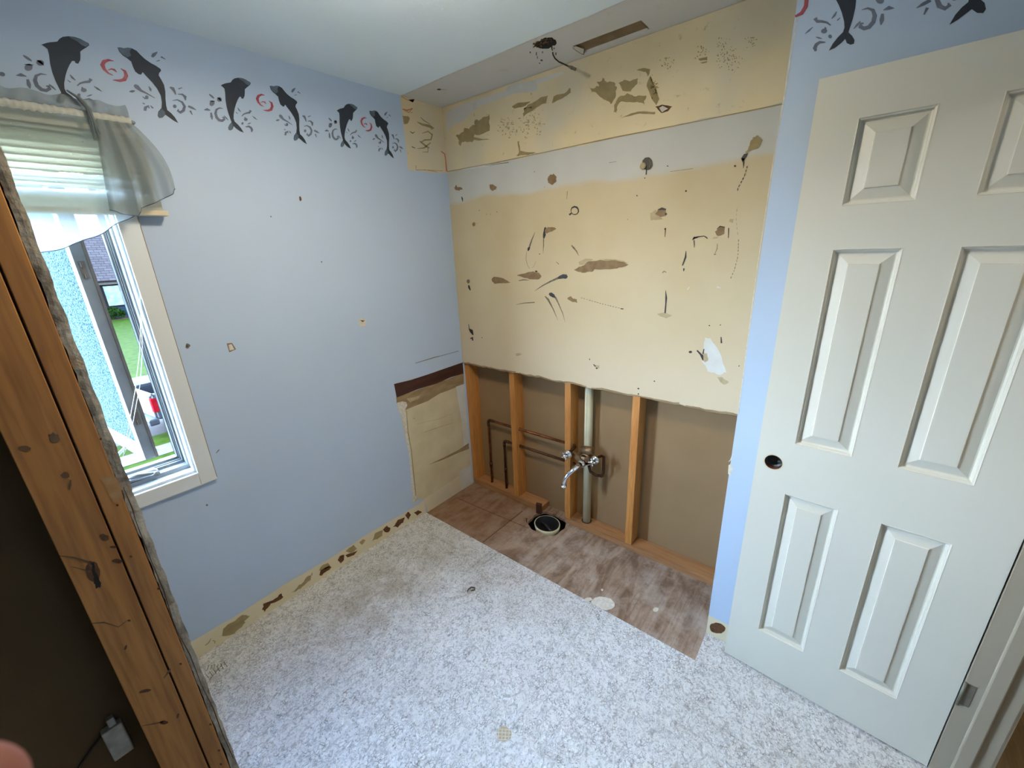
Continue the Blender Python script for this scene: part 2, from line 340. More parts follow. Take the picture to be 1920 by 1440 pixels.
# ------------------------------------------------------------------ marks lying on a surface
def chaikin(p, n=1):
    for _ in range(n):
        q = []
        for i in range(len(p)):
            a, b = p[i], p[(i+1) % len(p)]
            q += [(a[0]*.75+b[0]*.25, a[1]*.75+b[1]*.25), (a[0]*.25+b[0]*.75, a[1]*.25+b[1]*.75)]
        p = q
    return p
def torn(p, n=1, amp=.05):
    xs = [q[0] for q in p]; ys = [q[1] for q in p]; A = amp*min(max(xs)-min(xs), max(ys)-min(ys)); out = []
    for i in range(len(p)):
        a, b = p[i], p[(i+1) % len(p)]; m = random.uniform(-A, A)
        for k in range(4):
            t = k/4; w_ = math.sin(math.pi*t)
            out.append((a[0]+(b[0]-a[0])*t+random.uniform(-A, A)*.6+m*w_*.7, a[1]+(b[1]-a[1])*t+random.uniform(-A, A)*.6+m*w_))
    return out
def ribbon(pts, ws):
    "closed outline of a stroke of varying width"
    P = [np.array(p, float) for p in pts]; ws = ws if isinstance(ws, (list, tuple)) else [ws]*len(P)
    L, R_ = [], []
    for i, p in enumerate(P):
        t = P[min(i+1, len(P)-1)]-P[max(i-1, 0)]; t = t/(np.linalg.norm(t)+1e-9); n_ = np.array([-t[1], t[0]])
        L.append(tuple(p+n_*ws[i]/2)); R_.append(tuple(p-n_*ws[i]/2))
    return L+R_[::-1]
def ell(cx, cy, rx, ry, a=0, n=14, jit=0):
    a = math.radians(a); out = []
    for k in range(n):
        t = k*2*math.pi/n; r = 1+random.uniform(-jit, jit); x, y = rx*r*math.cos(t), ry*r*math.sin(t)
        out.append((cx+x*math.cos(a)-y*math.sin(a), cy+x*math.sin(a)+y*math.cos(a)))
    return out
def Z(x0, y0, k, pts): return [(x0+x/k, y0+y/k) for x, y in pts]
def flat_mark(name, surf, polys, m, parent, layer=1):
    "polys in photograph pixels, laid on the surface (axis, value, side)"
    ax, v, side = surf; vv = v+side*.0005*layer; mb = MB()
    for p in polys:
        mb.add([at(ax, vv, *q) for q in p], [tuple(range(len(p)))])
    return obj(name, mb, m, parent)
LEFT = (0, 0.0, 1); BACK = (1, 0.0, -1); CEIL = (2, H, -1); FRONT = (1, -.2856, -1); FLOOR = (2, 0.0, 1)

# ================================================================== THE SETTING
YA = -.2856     # front of the alcove
XW = 1.732      # right side of the alcove
# window opening in the left wall
WY0, WY1, WZ0, WZ1 = -2.22, -1.551, .847, 2.07
wl = MB()
wl.box((-.15, WY1, 0), (0, .13, H)); wl.box((-.15, -3.3, 0), (0, WY0, H)); wl.box((-.15, WY0, 0), (0, WY1, WZ0)); wl.box((-.15, WY0, WZ1), (0, WY1, H))
wall_left = struct('wall_left', wl, M['blue'], 'pale blue painted wall with the dolphin stencils and the window', 'wall')
wb = MB()
# ragged lower edge of the remaining drywall panel
n = 60; lo = []
for i in range(n+1):
    x = (XW-.002)*i/n; lo.append((x, .943+.0025*math.sin(i*.9)+random.uniform(-.003, .003)))
fr = [(x, 0, z) for x, z in lo]; bk = [(x, .0127, z-.008) for x, z in lo]; ft = [(x, 0, H) for x, z in lo]; bt = [(x, .0127, H) for x, z in lo]
wb.grid([ft, fr, bk, bt]); wall_back = struct('wall_back', wb, M['wallback'], 'yellowed back wall of the gutted alcove with torn paper and mastic marks', 'wall')
ed = MB()
for i in range(n):
    if i % 17 == 16: continue
    x0, z0 = lo[i]; x1, z1 = lo[i+1]; h = .004+.004*abs(math.sin(i*.37))
    ed.add([(x0, -.0008, z0+h), (x1, -.0008, z1+h), (x1, -.0008, z1-.002), (x0, -.0008, z0-.002)], [(0, 1, 2, 3)])
obj('torn_paper_edge', ed, M['tornboard'], wall_back)
ww = MB(); ww.box((-.02, .102, -.1), (1.9, .114, H)); struct('wall_back_layer', ww, M['brownback'], 'grey brown back face of the next room\'s drywall seen between the studs', 'wall')
wr = MB(); wr.box((XW, YA, 0), (2.45, .10, H)); wall_front = struct('wall_front', wr, M['blue'], 'narrow strip of pale blue wall between the alcove and the open door', 'wall')
wq = MB(); wq.box((2.44, -.372, 0), (2.545, YA, H)); wq.box((2.44, -1.05, 2.1), (2.545, -.372, H)); wq.box((2.44, -3.3, 0), (2.545, -1.05, H))
struct('wall_right', wq, M['blue'], 'pale blue wall with the doorway to the hall', 'wall')
wz = MB(); wz.box((-.15, -3.4, 0), (2.545, -3.3, H)); struct('wall_rear', wz, M['blue'], 'pale blue wall behind the photographer', 'wall')
ce = MB(); ce.box((-.15, -3.4, H), (4.0, YA, H+.1)); ceiling = struct('ceiling', ce, M['ceiling'], 'textured white ceiling of the bathroom', 'ceiling')
# raw ceiling strip over the alcove, with a long slot cut in it
SX0, SX1, SY0, SY1 = .930, 1.217, -.126, -.036
cs = MB(); cs.box((-.15, YA, H+.001), (SX0, .13, H+.0137)); cs.box((SX1, YA, H+.001), (4.0, .13, H+.0137)); cs.box((SX0, YA, H+.001), (SX1, SY0, H+.0137)); cs.box((SX0, SY1, H+.001), (SX1, .13, H+.0137))
cs.box((-.15, YA, H+.03), (4.0, .13, H+.1))
cstrip = struct('ceiling_strip', cs, M['ceil_raw'], 'unpainted strip of ceiling over the alcove with a slot and a dark hole', 'ceiling')
b = MB(); b.box((SX0+.001, SY0+.001, H+.009), (SX1-.001, SY1-.001, H+.020)); obj('slot_backing', b, M['brownpaper'], cstrip)
# floors
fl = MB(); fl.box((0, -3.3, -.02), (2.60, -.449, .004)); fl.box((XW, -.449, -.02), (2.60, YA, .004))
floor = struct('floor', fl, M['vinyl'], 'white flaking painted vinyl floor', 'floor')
hf = MB(); hf.box((2.60, -3.3, -.02), (4.0, 1.2, .0)); struct('floor_hall', hf, M['halfloor'], 'brown hall floor beyond the doorway', 'floor')
hw = MB(); hw.box((4.0, -3.3, 0), (4.1, 1.2, H)); hw.box((1.9, 1.2, 0), (4.1, 1.3, H)); hw.box((2.545, -3.4, 0), (4.1, -3.3, H)); hw.box((1.9, .114, 0), (2.45, 1.2, H)); struct('wall_hall', hw, M['tanwall'], 'tan hall wall beyond the doorway', 'wall')
hc = MB(); hc.box((1.9, .13, H), (4.1, 1.3, H+.1)); struct('ceiling_hall', hc, M['ceiling'], 'hall ceiling', 'ceiling')
# plywood with the drain hole
def hole_plate(x0, x1, y0, y1, z, cx, cy, rx, ry, thick, n=64):
    mb = MB(); inn, out = [], []
    angs = sorted([k*2*math.pi/n for k in range(n)]+[math.atan2(y-cy, x-cx) % (2*math.pi) for x in (x0, x1) for y in (y0, y1)])
    for a in angs:
        c, s_ = math.cos(a), math.sin(a); e = 1/((abs(c)/rx)**3.0+(abs(s_)/ry)**3.0)**(1/3.0); e *= 1+.03*math.sin(9*a)
        inn.append((cx+e*c, cy+e*s_)); ts = []
        if c > 1e-9: ts.append((x1-cx)/c)
        if c < -1e-9: ts.append((x0-cx)/c)
        if s_ > 1e-9: ts.append((y1-cy)/s_)
        if s_ < -1e-9: ts.append((y0-cy)/s_)
        t = min(ts); out.append((cx+t*c, cy+t*s_))
    N = len(angs)
    vs = [(x, y, z) for x, y in inn]+[(x, y, z) for x, y in out]+[(x, y, z-thick) for x, y in inn]+[(x, y, z-thick) for x, y in out]
    fs = []
    for i in range(N):
        j = (i+1) % N
        fs += [(i, j, N+j, N+i), (2*N+i, 3*N+i, 3*N+j, 2*N+j), (i, 2*N+i, 2*N+j, j), (N+i, N+j, 3*N+j, 3*N+i)]
    return mb.add(vs, fs)
HX, HY = .722, -.062
pl = hole_plate(0, XW, -.449, .102, -.002, HX, HY, .112, .104, .018)
ply_o = struct('floor_plywood', pl, M['ply'], 'bare brown plywood subfloor of the alcove', 'floor')
hb = MB(); hb.box((.55, -.22, -.40), (.90, .10, -.39)); hb.box((.54, -.22, -.40), (.55, .10, -.021)); hb.box((.90, -.22, -.40), (.91, .10, -.021)); hb.box((.55, -.23, -.40), (.90, -.22, -.021)); hb.box((.55, .10, -.40), (.90, .101, -.021))
obj('joist_cavity', hb, M['black'], ply_o)
flat_mark('plywood_seam', FLOOR, [ribbon([(980, 958), (905, 1017)], 1.6)], M['rust'], ply_o, 0)
flat_mark('plywood_seam', FLOOR, [ribbon([(858, 934), (913, 958), (990, 990)], .9)], M['rust'], ply_o, 0)
flat_mark('white_compound_spot', FLOOR, [ell(1131, 1131, 22, 12.5, 8, 26, .06), ell(1103, 1124, 6, 4, 10, 12, .3)], M['gypsum'], ply_o, 0)
flat_mark('white_compound_spot', FLOOR, [ell(1229.5, 1143, 5.5, 4.5, 0, 12, .15)], M['gypsum'], ply_o, 0)
flat_mark('white_compound_spot', FLOOR, [ell(1129, 1106, 2.3, 2, 0, 10, .2)], M['gypsum'], ply_o, 0)
# vinyl details
V = (2, .004, 1)
mesh_polys = [Z(340, 960, 2.909, ell(1760, 1212, 42, 42, 0, 20, .08))]
flat_mark('exposed_mesh_spot', V, mesh_polys, M['lighttear'], floor, 1)
gr = []
for k in range(4):
    q = 1732+k*19; gr.append(Z(340, 960, 2.909, ribbon([(q, 1180), (q-4, 1246)], 5))); q = 1183+k*19; gr.append(Z(340, 960, 2.909, ribbon([(1722, q), (1798, q+4)], 5)))
flat_mark('white_grout_grid', V, gr, M['gypsum'], floor, 2)
# lattice of dark emboss lines where the paint wore off, by the left edge of the floor
g = []
for k in range(6):
    g.append(Z(340, 960, 2.909, ribbon([(130+k*20, 880-k*14), (150+k*20, 905-k*12)], [2, 5]))); g.append(Z(340, 960, 2.909, ribbon([(150+k*17, 838-k*3), (138+k*20, 868-k*6)], [4, 2])))
    g.append(Z(340, 960, 2.909, ribbon([(165+k*14, 898-k*16), (152+k*15, 918-k*18)], [4, 2])))
flat_mark('worn_embossing', V, g, M['smear'], floor, 1)

# ---- marks on the back wall
def back(name, polys, m, layer=2): return flat_mark(name, BACK, polys, m, wall_back, layer)
def z7(p): return Z(820, 280, 4, p)
def z8(p): return Z(1140, 240, 2.6667, p)
def z5(p): return Z(720, 0, 4, p)
def z6(p): return Z(1080, 0, 4, p)
# bare strip where a soffit was
mb = MB(); top = H; bot = 2.108
for i in range(40):
    x0, x1 = XW*i/40, XW*(i+1)/40
    zz = lambda x: bot+.003*math.sin(x*19)+.002*math.sin(x*53)
    mb.add([(x0, -.0004, top), (x1, -.0004, top), (x1, -.0004, zz(x1)), (x0, -.0004, zz(x0))], [(0, 1, 2, 3)])
obj('bare_soffit_band', mb, M['tan'], wall_back)
back('soffit_cut_line', [ribbon([(838, 322), (920, 307), (1000, 290), (1150, 258), (1300, 229), (1467, 195)], [1.6, 2.2, 1.2, 2.4, 1.6, 2.2])], M['olive'], 2)
back('torn_paper_edge', [ribbon([(866, 318), (902, 312.5), (950, 303)], [1, 4, 1])], M['primer'], 3)
back('old_joint_compound', [torn(z5([(905, 670), (1000, 620), (1145, 595), (1150, 680), (1080, 695), (960, 700)]))], M['primer'], 2)
back('old_joint_compound', [chaikin(z5([(470, 830), (700, 745), (900, 685), (1100, 612), (1340, 530), (1350, 560), (1100, 650), (880, 740), (700, 800), (600, 900), (500, 950), (475, 990), (462, 900)]))], M['ceil_raw'], 1)
for p in [[(545, 1010), (600, 965), (660, 945), (680, 900), (740, 875), (790, 860), (792, 980), (690, 1010), (675, 1030), (795, 1045), (670, 1052), (610, 1065), (570, 1090), (560, 1050)],
          [(1045, 885), (1050, 820), (1130, 760), (1235, 715), (1215, 770), (1120, 830)], [(960, 800), (1010, 770), (1100, 760), (1050, 800), (980, 815)],
          [(1260, 780), (1275, 725), (1350, 700), (1395, 655), (1400, 690), (1340, 740)], [(995, 1165), (1015, 1145), (1000, 1060), (1015, 1060), (1022, 1130), (1150, 1148), (1080, 1160), (1010, 1172)]]:
    back('torn_paper_patch', [torn(z5(p))], M['olive'])
for p in [[(95, 650), (130, 665), (170, 650), (165, 610), (200, 580), (235, 615), (290, 620), (310, 670), (300, 720), (260, 780), (230, 755), (180, 720), (120, 690)],
          [(320, 620), (360, 600), (400, 610), (465, 585), (460, 630), (410, 685), (350, 680), (340, 650)],
          [(285, 840), (290, 790), (330, 720), (390, 700), (450, 720), (530, 720), (510, 775), (440, 765), (360, 760), (310, 790), (300, 845)],
          [(335, 888), (400, 855), (480, 835), (595, 840), (590, 858), (480, 852), (400, 872)], [(455, 525), (500, 510), (558, 520), (540, 575), (525, 540)],
          [(915, 440), (985, 425), (985, 450), (930, 455)], [(930, 470), (985, 458), (982, 468), (950, 476)], [(530, 640), (560, 570), (590, 640), (625, 740), (600, 790), (560, 720)]]:
    back('torn_paper_patch', [torn(z6(p))], M['olive'])
back('drywall_hole', [torn(z6([(595, 800), (650, 785), (722, 800), (690, 835), (640, 850)]))], M['rust'])
back('exposed_gypsum', [torn(z6([(622, 808), (650, 795), (690, 815), (645, 842)]))], M['gypsum'], 3)
sp_ = []
for cx, cy, rx, ry, nn in ((930, 960, 80, 90, 46), (1080, 920, 70, 130, 50), (1150, 900, 60, 120, 34)):
    for k in range(nn):
        a, r = random.uniform(0, 6.28), random.random()**.7; sp_.append(z5(ell(cx+rx*r*math.cos(a), cy+ry*r*math.sin(a), random.uniform(2, 6), random.uniform(3, 9), random.uniform(0, 180), 6)))
back('peel_speckles', sp_, M['lighttear'])
sp_ = []
for cx, cy, rx, ry, nn in ((1150, 440, 110, 90, 60), (1310, 320, 50, 50, 22), (940, 400, 60, 60, 22), (680, 470, 60, 60, 20), (580, 650, 40, 90, 30), (1100, 320, 60, 60, 18)):
    for k in range(nn):
        a, r = random.uniform(0, 6.28), random.random()**.7; sp_.append(z6(ell(cx+rx*r*math.cos(a), cy+ry*r*math.sin(a), random.uniform(2, 5), random.uniform(3, 9), random.uniform(0, 180), 6)))
back('peel_speckles', sp_, M['olive'])
# torn paper and mastic on the main panel
for p in [[(1025, 905), (1060, 880), (1110, 860), (1150, 838), (1220, 828), (1330, 832), (1400, 845), (1435, 862), (1400, 880), (1330, 897), (1180, 900), (1160, 918), (1110, 925), (1060, 920)],
          [(405, 975), (425, 955), (470, 960), (500, 972), (548, 1000), (500, 1003), (430, 1008), (412, 992)], [(595, 945), (650, 930), (720, 915), (760, 925), (782, 950), (765, 975), (700, 975), (650, 962)],
          [(805, 590), (830, 583), (880, 585), (892, 598), (860, 615), (820, 632), (805, 620)], [(390, 265), (415, 262), (445, 280), (440, 300), (415, 312), (398, 300)],
          [(825, 225), (845, 190), (870, 182), (892, 205), (893, 240), (862, 268), (830, 250)], [(260, 560), (270, 545), (285, 550), (285, 570), (268, 580)],
          [(125, 290), (140, 265), (150, 285), (180, 285), (190, 300), (165, 310), (135, 305)], [(975, 1120), (1000, 1100), (1020, 1120), (1045, 1125), (1050, 1150), (1020, 1145), (995, 1135)]]:
    back('torn_paper_patch', [torn(z7(p))], M['brownpaper'], 3)
back('pale_torn_paper', [torn(z7([(1060, 845), (1110, 820), (1170, 825), (1110, 865), (1065, 868)]))], M['lighttear'], 2)
back('pale_torn_paper', [torn(z7([(1220, 822), (1330, 822), (1400, 838), (1435, 860), (1380, 850), (1280, 836)]))], M['lighttear'], 2)
for p in [[(700, 105), (712, 65), (745, 35), (765, 50), (772, 60), (755, 100), (735, 105), (715, 112), (695, 128), (685, 122)], [(235, 430), (250, 405), (288, 405), (290, 440), (262, 445)],
          [(535, 520), (560, 492), (585, 500), (580, 530), (545, 540)]]:
    back('torn_paper_patch', [torn(z8(p))], M['brownpaper'] if p[0][0] != 700 else M['olive'], 3)
for p in [[(208, 428), (240, 410), (262, 440), (275, 457), (215, 462)], [(245, 930), (285, 922), (322, 938), (290, 952), (262, 942)], [(545, 1245), (570, 1245), (605, 1270), (580, 1285), (560, 1270)],
          [(470, 1120), (495, 1128), (502, 1160), (485, 1172), (472, 1160)], [(610, 455), (630, 455), (625, 475), (605, 470)], [(530, 545), (560, 540), (545, 552), (520, 556)]]:
    back('pale_torn_paper', [torn(z8(p))], M['lighttear'], 2)
back('primer_patch', [torn(z8([(485, 1050), (520, 1060), (560, 1120), (590, 1220), (560, 1235), (500, 1215), (470, 1160), (480, 1100)]))], M['primer'], 1)
for p in [(1010, 95, 40, 14), ]: back('pale_torn_paper', [Z(860, 660, 4, torn([(1005, 90), (1030, 98), (1055, 100), (1058, 118), (1035, 128), (1018, 108)]))], M['lighttear'], 2)
back('pale_torn_paper', [Z(860, 660, 4, torn([(428, 12), (455, 8), (482, 16), (455, 26), (430, 32)]))], M['lighttear'], 2)
gl = [[ribbon([(798, 668), (803, 640), (802, 610), (808, 590), (815, 584)], [10, 22, 8, 12, 4])], [ribbon([(680, 762), (685, 745), (692, 730)], [8, 18, 8])],
      [ribbon([(905, 966), (920, 960), (945, 952), (965, 955), (975, 960)], [14, 24, 32, 34, 14])], [ribbon([(838, 1082), (850, 1086), (868, 1098), (885, 1112)], [12, 28, 26, 8])],
      [ribbon([(235, 1018), (238, 1035), (248, 1058)], [8, 15, 6])], [ribbon([(235, 1312), (238, 1345), (255, 1362), (268, 1392)], [4, 5, 26, 8])], [ribbon([(248, 1420), (262, 1412), (266, 1435)], [10, 16, 8])],
      [ribbon([(183, 356), (187, 370), (191, 392)], [6, 10, 3])], [ell(742, 915, 10, 6, 0, 8)]]
for g_ in gl: back('mastic_smear', [z7(q) for q in g_], M['glue'], 4)
ring = [(1030+29*math.cos(t/10*6.283-.4), 460+30*math.sin(t/10*6.283-.4)) for t in range(11)]
back('mastic_ring', [z7(ribbon(ring, [10, 8, 5, 6, 5, 4, 5, 9, 12, 13, 10])), z7(ribbon([(1008, 476), (990, 492)], [8, 14]))], M['glue'], 4)
sm = [ribbon([(797, 670), (797, 720), (793, 785)], [8, 6, 1]), ribbon([(692, 728), (708, 680), (732, 622)], [12, 9, 2]), ribbon([(669, 768), (664, 820), (676, 870), (692, 895)], 2.4), ribbon([(740, 840), (728, 870), (712, 890)], 1.6),
      ribbon([(905, 966), (850, 990), (790, 1022), (730, 1062)], [16, 12, 8, 2]), ribbon([(885, 1108), (908, 1155), (940, 1230), (960, 1300)], [14, 8, 5, 1]), ribbon([(808, 1102), (830, 1125), (870, 1200), (905, 1285)], [8, 14, 7, 1]),
      ribbon([(590, 1165), (650, 1153), (730, 1148)], [2, 6, 8]), ribbon([(1006, 720), (1022, 738), (1044, 765), (1062, 800)], [7, 13, 8, 2]), ribbon([(890, 843), (912, 862)], [3, 5]), ribbon([(975, 315), (970, 375)], [4, 2]), ell(232, 990, 12, 16, 0, 12), ribbon([(610, 985), (650, 978), (690, 982)], [5, 8, 2])]
for q in sm: back('faint_smear', [z7(q)], M['smear'], 3)
back('mastic_spatter', [z7(ell(*q, 0, 7)) for q in ((447, 469, 4, 4), (400, 488, 3, 3), (315, 458, 3, 5), (298, 556, 3, 3), (803, 283, 3, 3), (728, 168, 4, 4), (1428, 525, 3, 4), (335, 1412, 4, 4), (370, 488, 3, 3), (767, 785, 6, 4))]+[z7(ribbon([(1285, 100), (1345, 92)], [3, 2])), z7(ribbon([(360, 122), (535, 98)], [2, 5]))], M['smear'], 3)
def dashes(pts, n, w, gap=.35):
    P = np.array(pts, float); seg = np.cumsum([0]+[np.linalg.norm(P[i+1]-P[i]) for i in range(len(P)-1)]); out = []
    for k in range(n):
        a, b_ = (k+random.uniform(0, gap*.6))/n*seg[-1], (k+1-random.uniform(gap*.3, gap))/n*seg[-1]
        pa = [(np.interp(s, seg, P[:, 0]), np.interp(s, seg, P[:, 1])) for s in (a, (a+b_)/2, b_)]; out.append(ribbon(pa, [w*.5, w*random.uniform(.7, 1.2), w*.5]))
    return out
back('dashed_mastic_line', [z7(q) for q in dashes([(1075, 1112), (1220, 1155), (1390, 1197)], 16, 4)]+[z7(ell(1385, 1196, 14, 4, 5, 8))], M['glue'], 4)
back('dashed_mastic_line', [z8(q) for q in dashes([(697, 188), (682, 240), (650, 300), (647, 318)], 7, 5)], M['glue'], 4)
back('dashed_mastic_line', [z8(q) for q in dashes([(653, 555), (650, 640), (632, 710), (612, 755)], 12, 3)], M['glue'], 4)
back('dashed_mastic_line', [z8(q) for q in dashes([(645, 400), (640, 460), (650, 540)], 6, 2)], M['smear'], 4)
back('mastic_disc', [z8(ell(197, 178, 27, 32, 0, 22, .04))], M['glue'], 3)
back('mastic_disc_stem', [z8(ribbon([(193, 205), (190, 234)], [6, 5]))], M['glue'], 3)
back('mastic_disc_sheen', [z8(ribbon([(205, 160), (212, 178), (205, 196)], [3, 5, 3]))], M['smear'], 4)
b = MB(); c_ = at(1, -.006, 1140+175/2.6667, 240+190/2.6667); b.lathe((c_[0], 0, c_[2]), (0, -1, 0), [(0, .012), (.006, .014), (.010, .010), (.011, 0)], 10); obj('wall_plug', b, M['lighttear'], wall_back, smooth=True)
for q in ([(665, 152), (680, 130), (700, 125), (692, 145), (680, 162), (672, 170)],): back('mastic_smear', [z8(q)], M['glue'], 4)
for q, w_ in (([(675, 150), (678, 175), (677, 202)], [12, 7, 1]), ([(425, 552), (445, 545), (480, 540), (490, 546), (498, 553)], [6, 6, 4, 6, 4]), ([(422, 560), (432, 548), (448, 548)], [3, 10, 4]), ([(390, 615), (388, 645), (372, 688)], [3, 9, 5]), ([(380, 702), (378, 716)], [8, 4]),
              ([(288, 812), (291, 850), (289, 880), (285, 926)], [2, 9, 6, 7]), ([(445, 1112), (462, 1130), (470, 1140), (475, 1162)], [7, 9, 14, 5]), ([(480, 1105), (475, 1130)], [5, 6]), ([(603, 500), (602, 550)], [5, 3]), ([(565, 1045), (567, 1076)], [4, 7]), ([(288, 500), (284, 545)], [5, 2]), ([(430, 562), (431, 598)], [5, 2]), ([(252, 408), (270, 403), (290, 408)], [5, 12, 8]), ([(545, 505), (560, 492), (585, 496)], [3, 6, 4])):
    back('mastic_smear', [z8(ribbon(q, w_))], M['glue'], 4)
for q, w_ in (([(547, 580), (545, 605), (535, 625)], [3, 3, 2]), ([(310, 218), (425, 203)], [1.5, 2]), ([(272, 725), (280, 716), (292, 722)], [4, 5, 3]), ([(530, 632), (540, 630)], [5, 4])):
    back('faint_smear', [z8(ribbon(q, w_))], M['smear'], 3)
back('mastic_spatter', [z8(ell(*q, 0, 8)) for q in ((635, 190, 6, 5), (390, 315, 5, 5), (298, 190, 5, 2.5), (145, 338, 3, 4), (412, 1120, 9, 6), (290, 430, 6, 5), (184, 250, 3, 3), (507, 988, 4, 3), (562, 985, 3, 3), (655, 1190, 3, 3), (232, 1266, 4, 3), (152, 1303, 5, 4), (152, 1330, 4, 4), (285, 505, 4, 4))], M['glue'], 4)
back('scrape_mark', [z8(q) for q in (ribbon([(545, 795), (565, 800)], [8, 5]), ribbon([(395, 808), (408, 795)], [3, 5]))], M['gypsum'], 3)
back('mastic_spatter', [Z(860, 660, 4, ell(1035, 122, 7, 6, 0, 8)), Z(860, 660, 4, ell(982, 55, 4, 6, 0, 8)), Z(860, 660, 4, ribbon([(1010, 92), (1026, 108)], [5, 9]))], M['glue'], 4)
flat_mark('drywall_edge_line', BACK, [ribbon([(840, 350), (846, 430), (856, 560), (867, 680)], [1.5, 1, 1.5, 1.2])], M['lighttear'], wall_back, 3)

# ---- left wall: stencils, patches, scars
def left(name, polys, m, layer=1): return flat_mark(name, LEFT, polys, m, wall_left, layer)
def z2(p): return Z(360, 60, 4, p)
A_BODY = [(215, 400), (232, 392), (250, 385), (290, 378), (302, 360), (318, 348), (345, 343), (375, 346), (400, 355), (420, 368), (438, 378), (440, 390), (428, 403), (412, 415), (396, 430), (396, 455), (394, 480), (383, 502), (370, 498), (367, 487), (355, 487), (342, 510), (330, 540), (320, 575), (312, 620), (312, 650), (320, 672), (345, 695), (368, 722), (388, 755), (360, 745), (330, 724), (312, 706), (306, 728), (290, 738), (275, 735), (271, 718), (280, 696), (296, 676), (287, 652), (272, 610), (259, 560), (251, 510), (248, 455), (243, 425), (230, 412)]
A_NOSE = [(345, 346), (375, 349), (400, 357), (420, 370), (436, 379), (437, 389), (425, 401), (405, 392), (385, 372), (362, 358)]
A_TAIL = [(296, 678), (306, 695), (306, 726), (290, 736), (276, 733), (273, 718), (282, 697)]
def hook(pts, ws): return ribbon(pts, ws)
A_SPL = [ell(147, 482, 26, 7, 40), ell(205, 506, 18, 17, 0), ribbon([(190, 492), (205, 500), (222, 520)], [4, 14, 3]), ell(150, 535, 18, 22, 30), ribbon([(132, 518), (150, 520), (174, 520)], [4, 8, 3]), ribbon([(90, 585), (112, 580), (138, 588)], [3, 20, 4]), ribbon([(142, 605), (147, 635), (152, 658)], [12, 20, 5]),
         ribbon([(232, 574), (205, 570), (183, 582), (176, 610), (184, 640), (204, 662), (226, 666), (242, 655), (238, 640), (226, 640)], [3, 10, 16, 20, 20, 20, 20, 20, 14, 6]), ribbon([(240, 628), (256, 645), (272, 662)], [4, 11, 3]),
         ribbon([(342, 568), (352, 585), (366, 600)], [4, 11, 4]), ribbon([(328, 600), (342, 612)], [4, 6]), ribbon([(372, 632), (388, 616), (410, 608), (430, 605), (440, 592), (430, 588)], [5, 10, 13, 16, 16, 10]), ell(403, 656, 14, 12, 0), ribbon([(392, 645), (400, 640)], [4, 10]), ribbon([(452, 630), (470, 645), (490, 660)], [3, 10, 2]), ell(378, 686, 8, 10, 20), ribbon([(415, 692), (430, 686), (442, 680)], [3, 9, 3]), ribbon([(400, 712), (425, 708), (442, 718), (450, 735), (446, 750)], [5, 14, 16, 18, 10])]
B_BODY = [(582, 405), (595, 404), (612, 408), (632, 403), (652, 406), (675, 420), (690, 440), (712, 465), (740, 488), (765, 503), (787, 521), (789, 532), (779, 545), (776, 560), (788, 585), (800, 615), (805, 655), (804, 700), (806, 740), (810, 766), (828, 783), (846, 808), (862, 843), (838, 828), (815, 808), (800, 795), (785, 812), (768, 816), (761, 802), (765, 778), (782, 755), (785, 720), (781, 680), (765, 640), (742, 603), (715, 568), (698, 545), (690, 560), (678, 558), (662, 543), (652, 515), (645, 485), (625, 466), (605, 450), (590, 430)]
B_NOSE = [(584, 406), (612, 410), (632, 405), (650, 408), (640, 425), (645, 450), (628, 462), (606, 446), (592, 428)]
B_TAIL = [(784, 760), (798, 778), (798, 796), (785, 810), (769, 814), (763, 801), (767, 780)]
B_SPL = [ribbon([(748, 452), (758, 436), (775, 420)], [12, 20, 4]), ribbon([(792, 448), (814, 463)], [10, 3]), ribbon([(768, 476), (785, 470)], [4, 6]), ribbon([(655, 622), (665, 632), (685, 655), (715, 672), (752, 697)], [12, 24, 14, 8, 3]), ribbon([(628, 664), (642, 662), (656, 658)], [4, 15, 5]), ribbon([(725, 628), (732, 645), (734, 658)], [4, 12, 4]), ell(712, 694, 9, 12, 0), ribbon([(692, 690), (705, 705)], [4, 7]), ribbon([(700, 775), (703, 755), (718, 746), (722, 760)], [14, 16, 12, 5]), ribbon([(728, 742), (740, 758)], [4, 10]), ribbon([(690, 728), (700, 735)], [4, 8]),
         ribbon([(828, 628), (842, 634), (850, 652), (856, 672)], [8, 18, 12, 5]), ribbon([(870, 636), (890, 628)], [8, 4]), ribbon([(866, 668), (888, 668), (902, 682), (903, 704)], [4, 10, 16, 6]), ribbon([(838, 708), (862, 702), (885, 715), (897, 740), (890, 766), (874, 778), (862, 768), (866, 758)], [3, 8, 12, 14, 16, 16, 12, 4]), ell(848, 742, 9, 11, 0), ribbon([(915, 738), (935, 748), (955, 760)], [12, 14, 3]), ribbon([(924, 765), (934, 790)], [10, 4])]
R_ARC = [ribbon([(545, 474), (520, 470), (498, 480), (489, 500), (497, 525), (515, 548), (538, 560)], [3, 14, 22, 22, 16, 10, 3]), ribbon([(576, 516), (596, 532), (602, 558), (592, 582), (570, 590), (535, 587)], [3, 14, 20, 22, 16, 3]), ribbon([(515, 530), (530, 522), (545, 526), (556, 540)], [4, 8, 12, 4])]
def wallcoords(poly): return [(p[1], p[2]) for p in [at(0, 0, *q) for q in z2(poly)]]
ST = {k: [wallcoords(p) for p in v] for k, v in dict(AB=[A_BODY], AN=[A_NOSE, A_TAIL], AS=A_SPL, BB=[B_BODY], BN=[B_NOSE, B_TAIL], BS=B_SPL, R=R_ARC).items()}
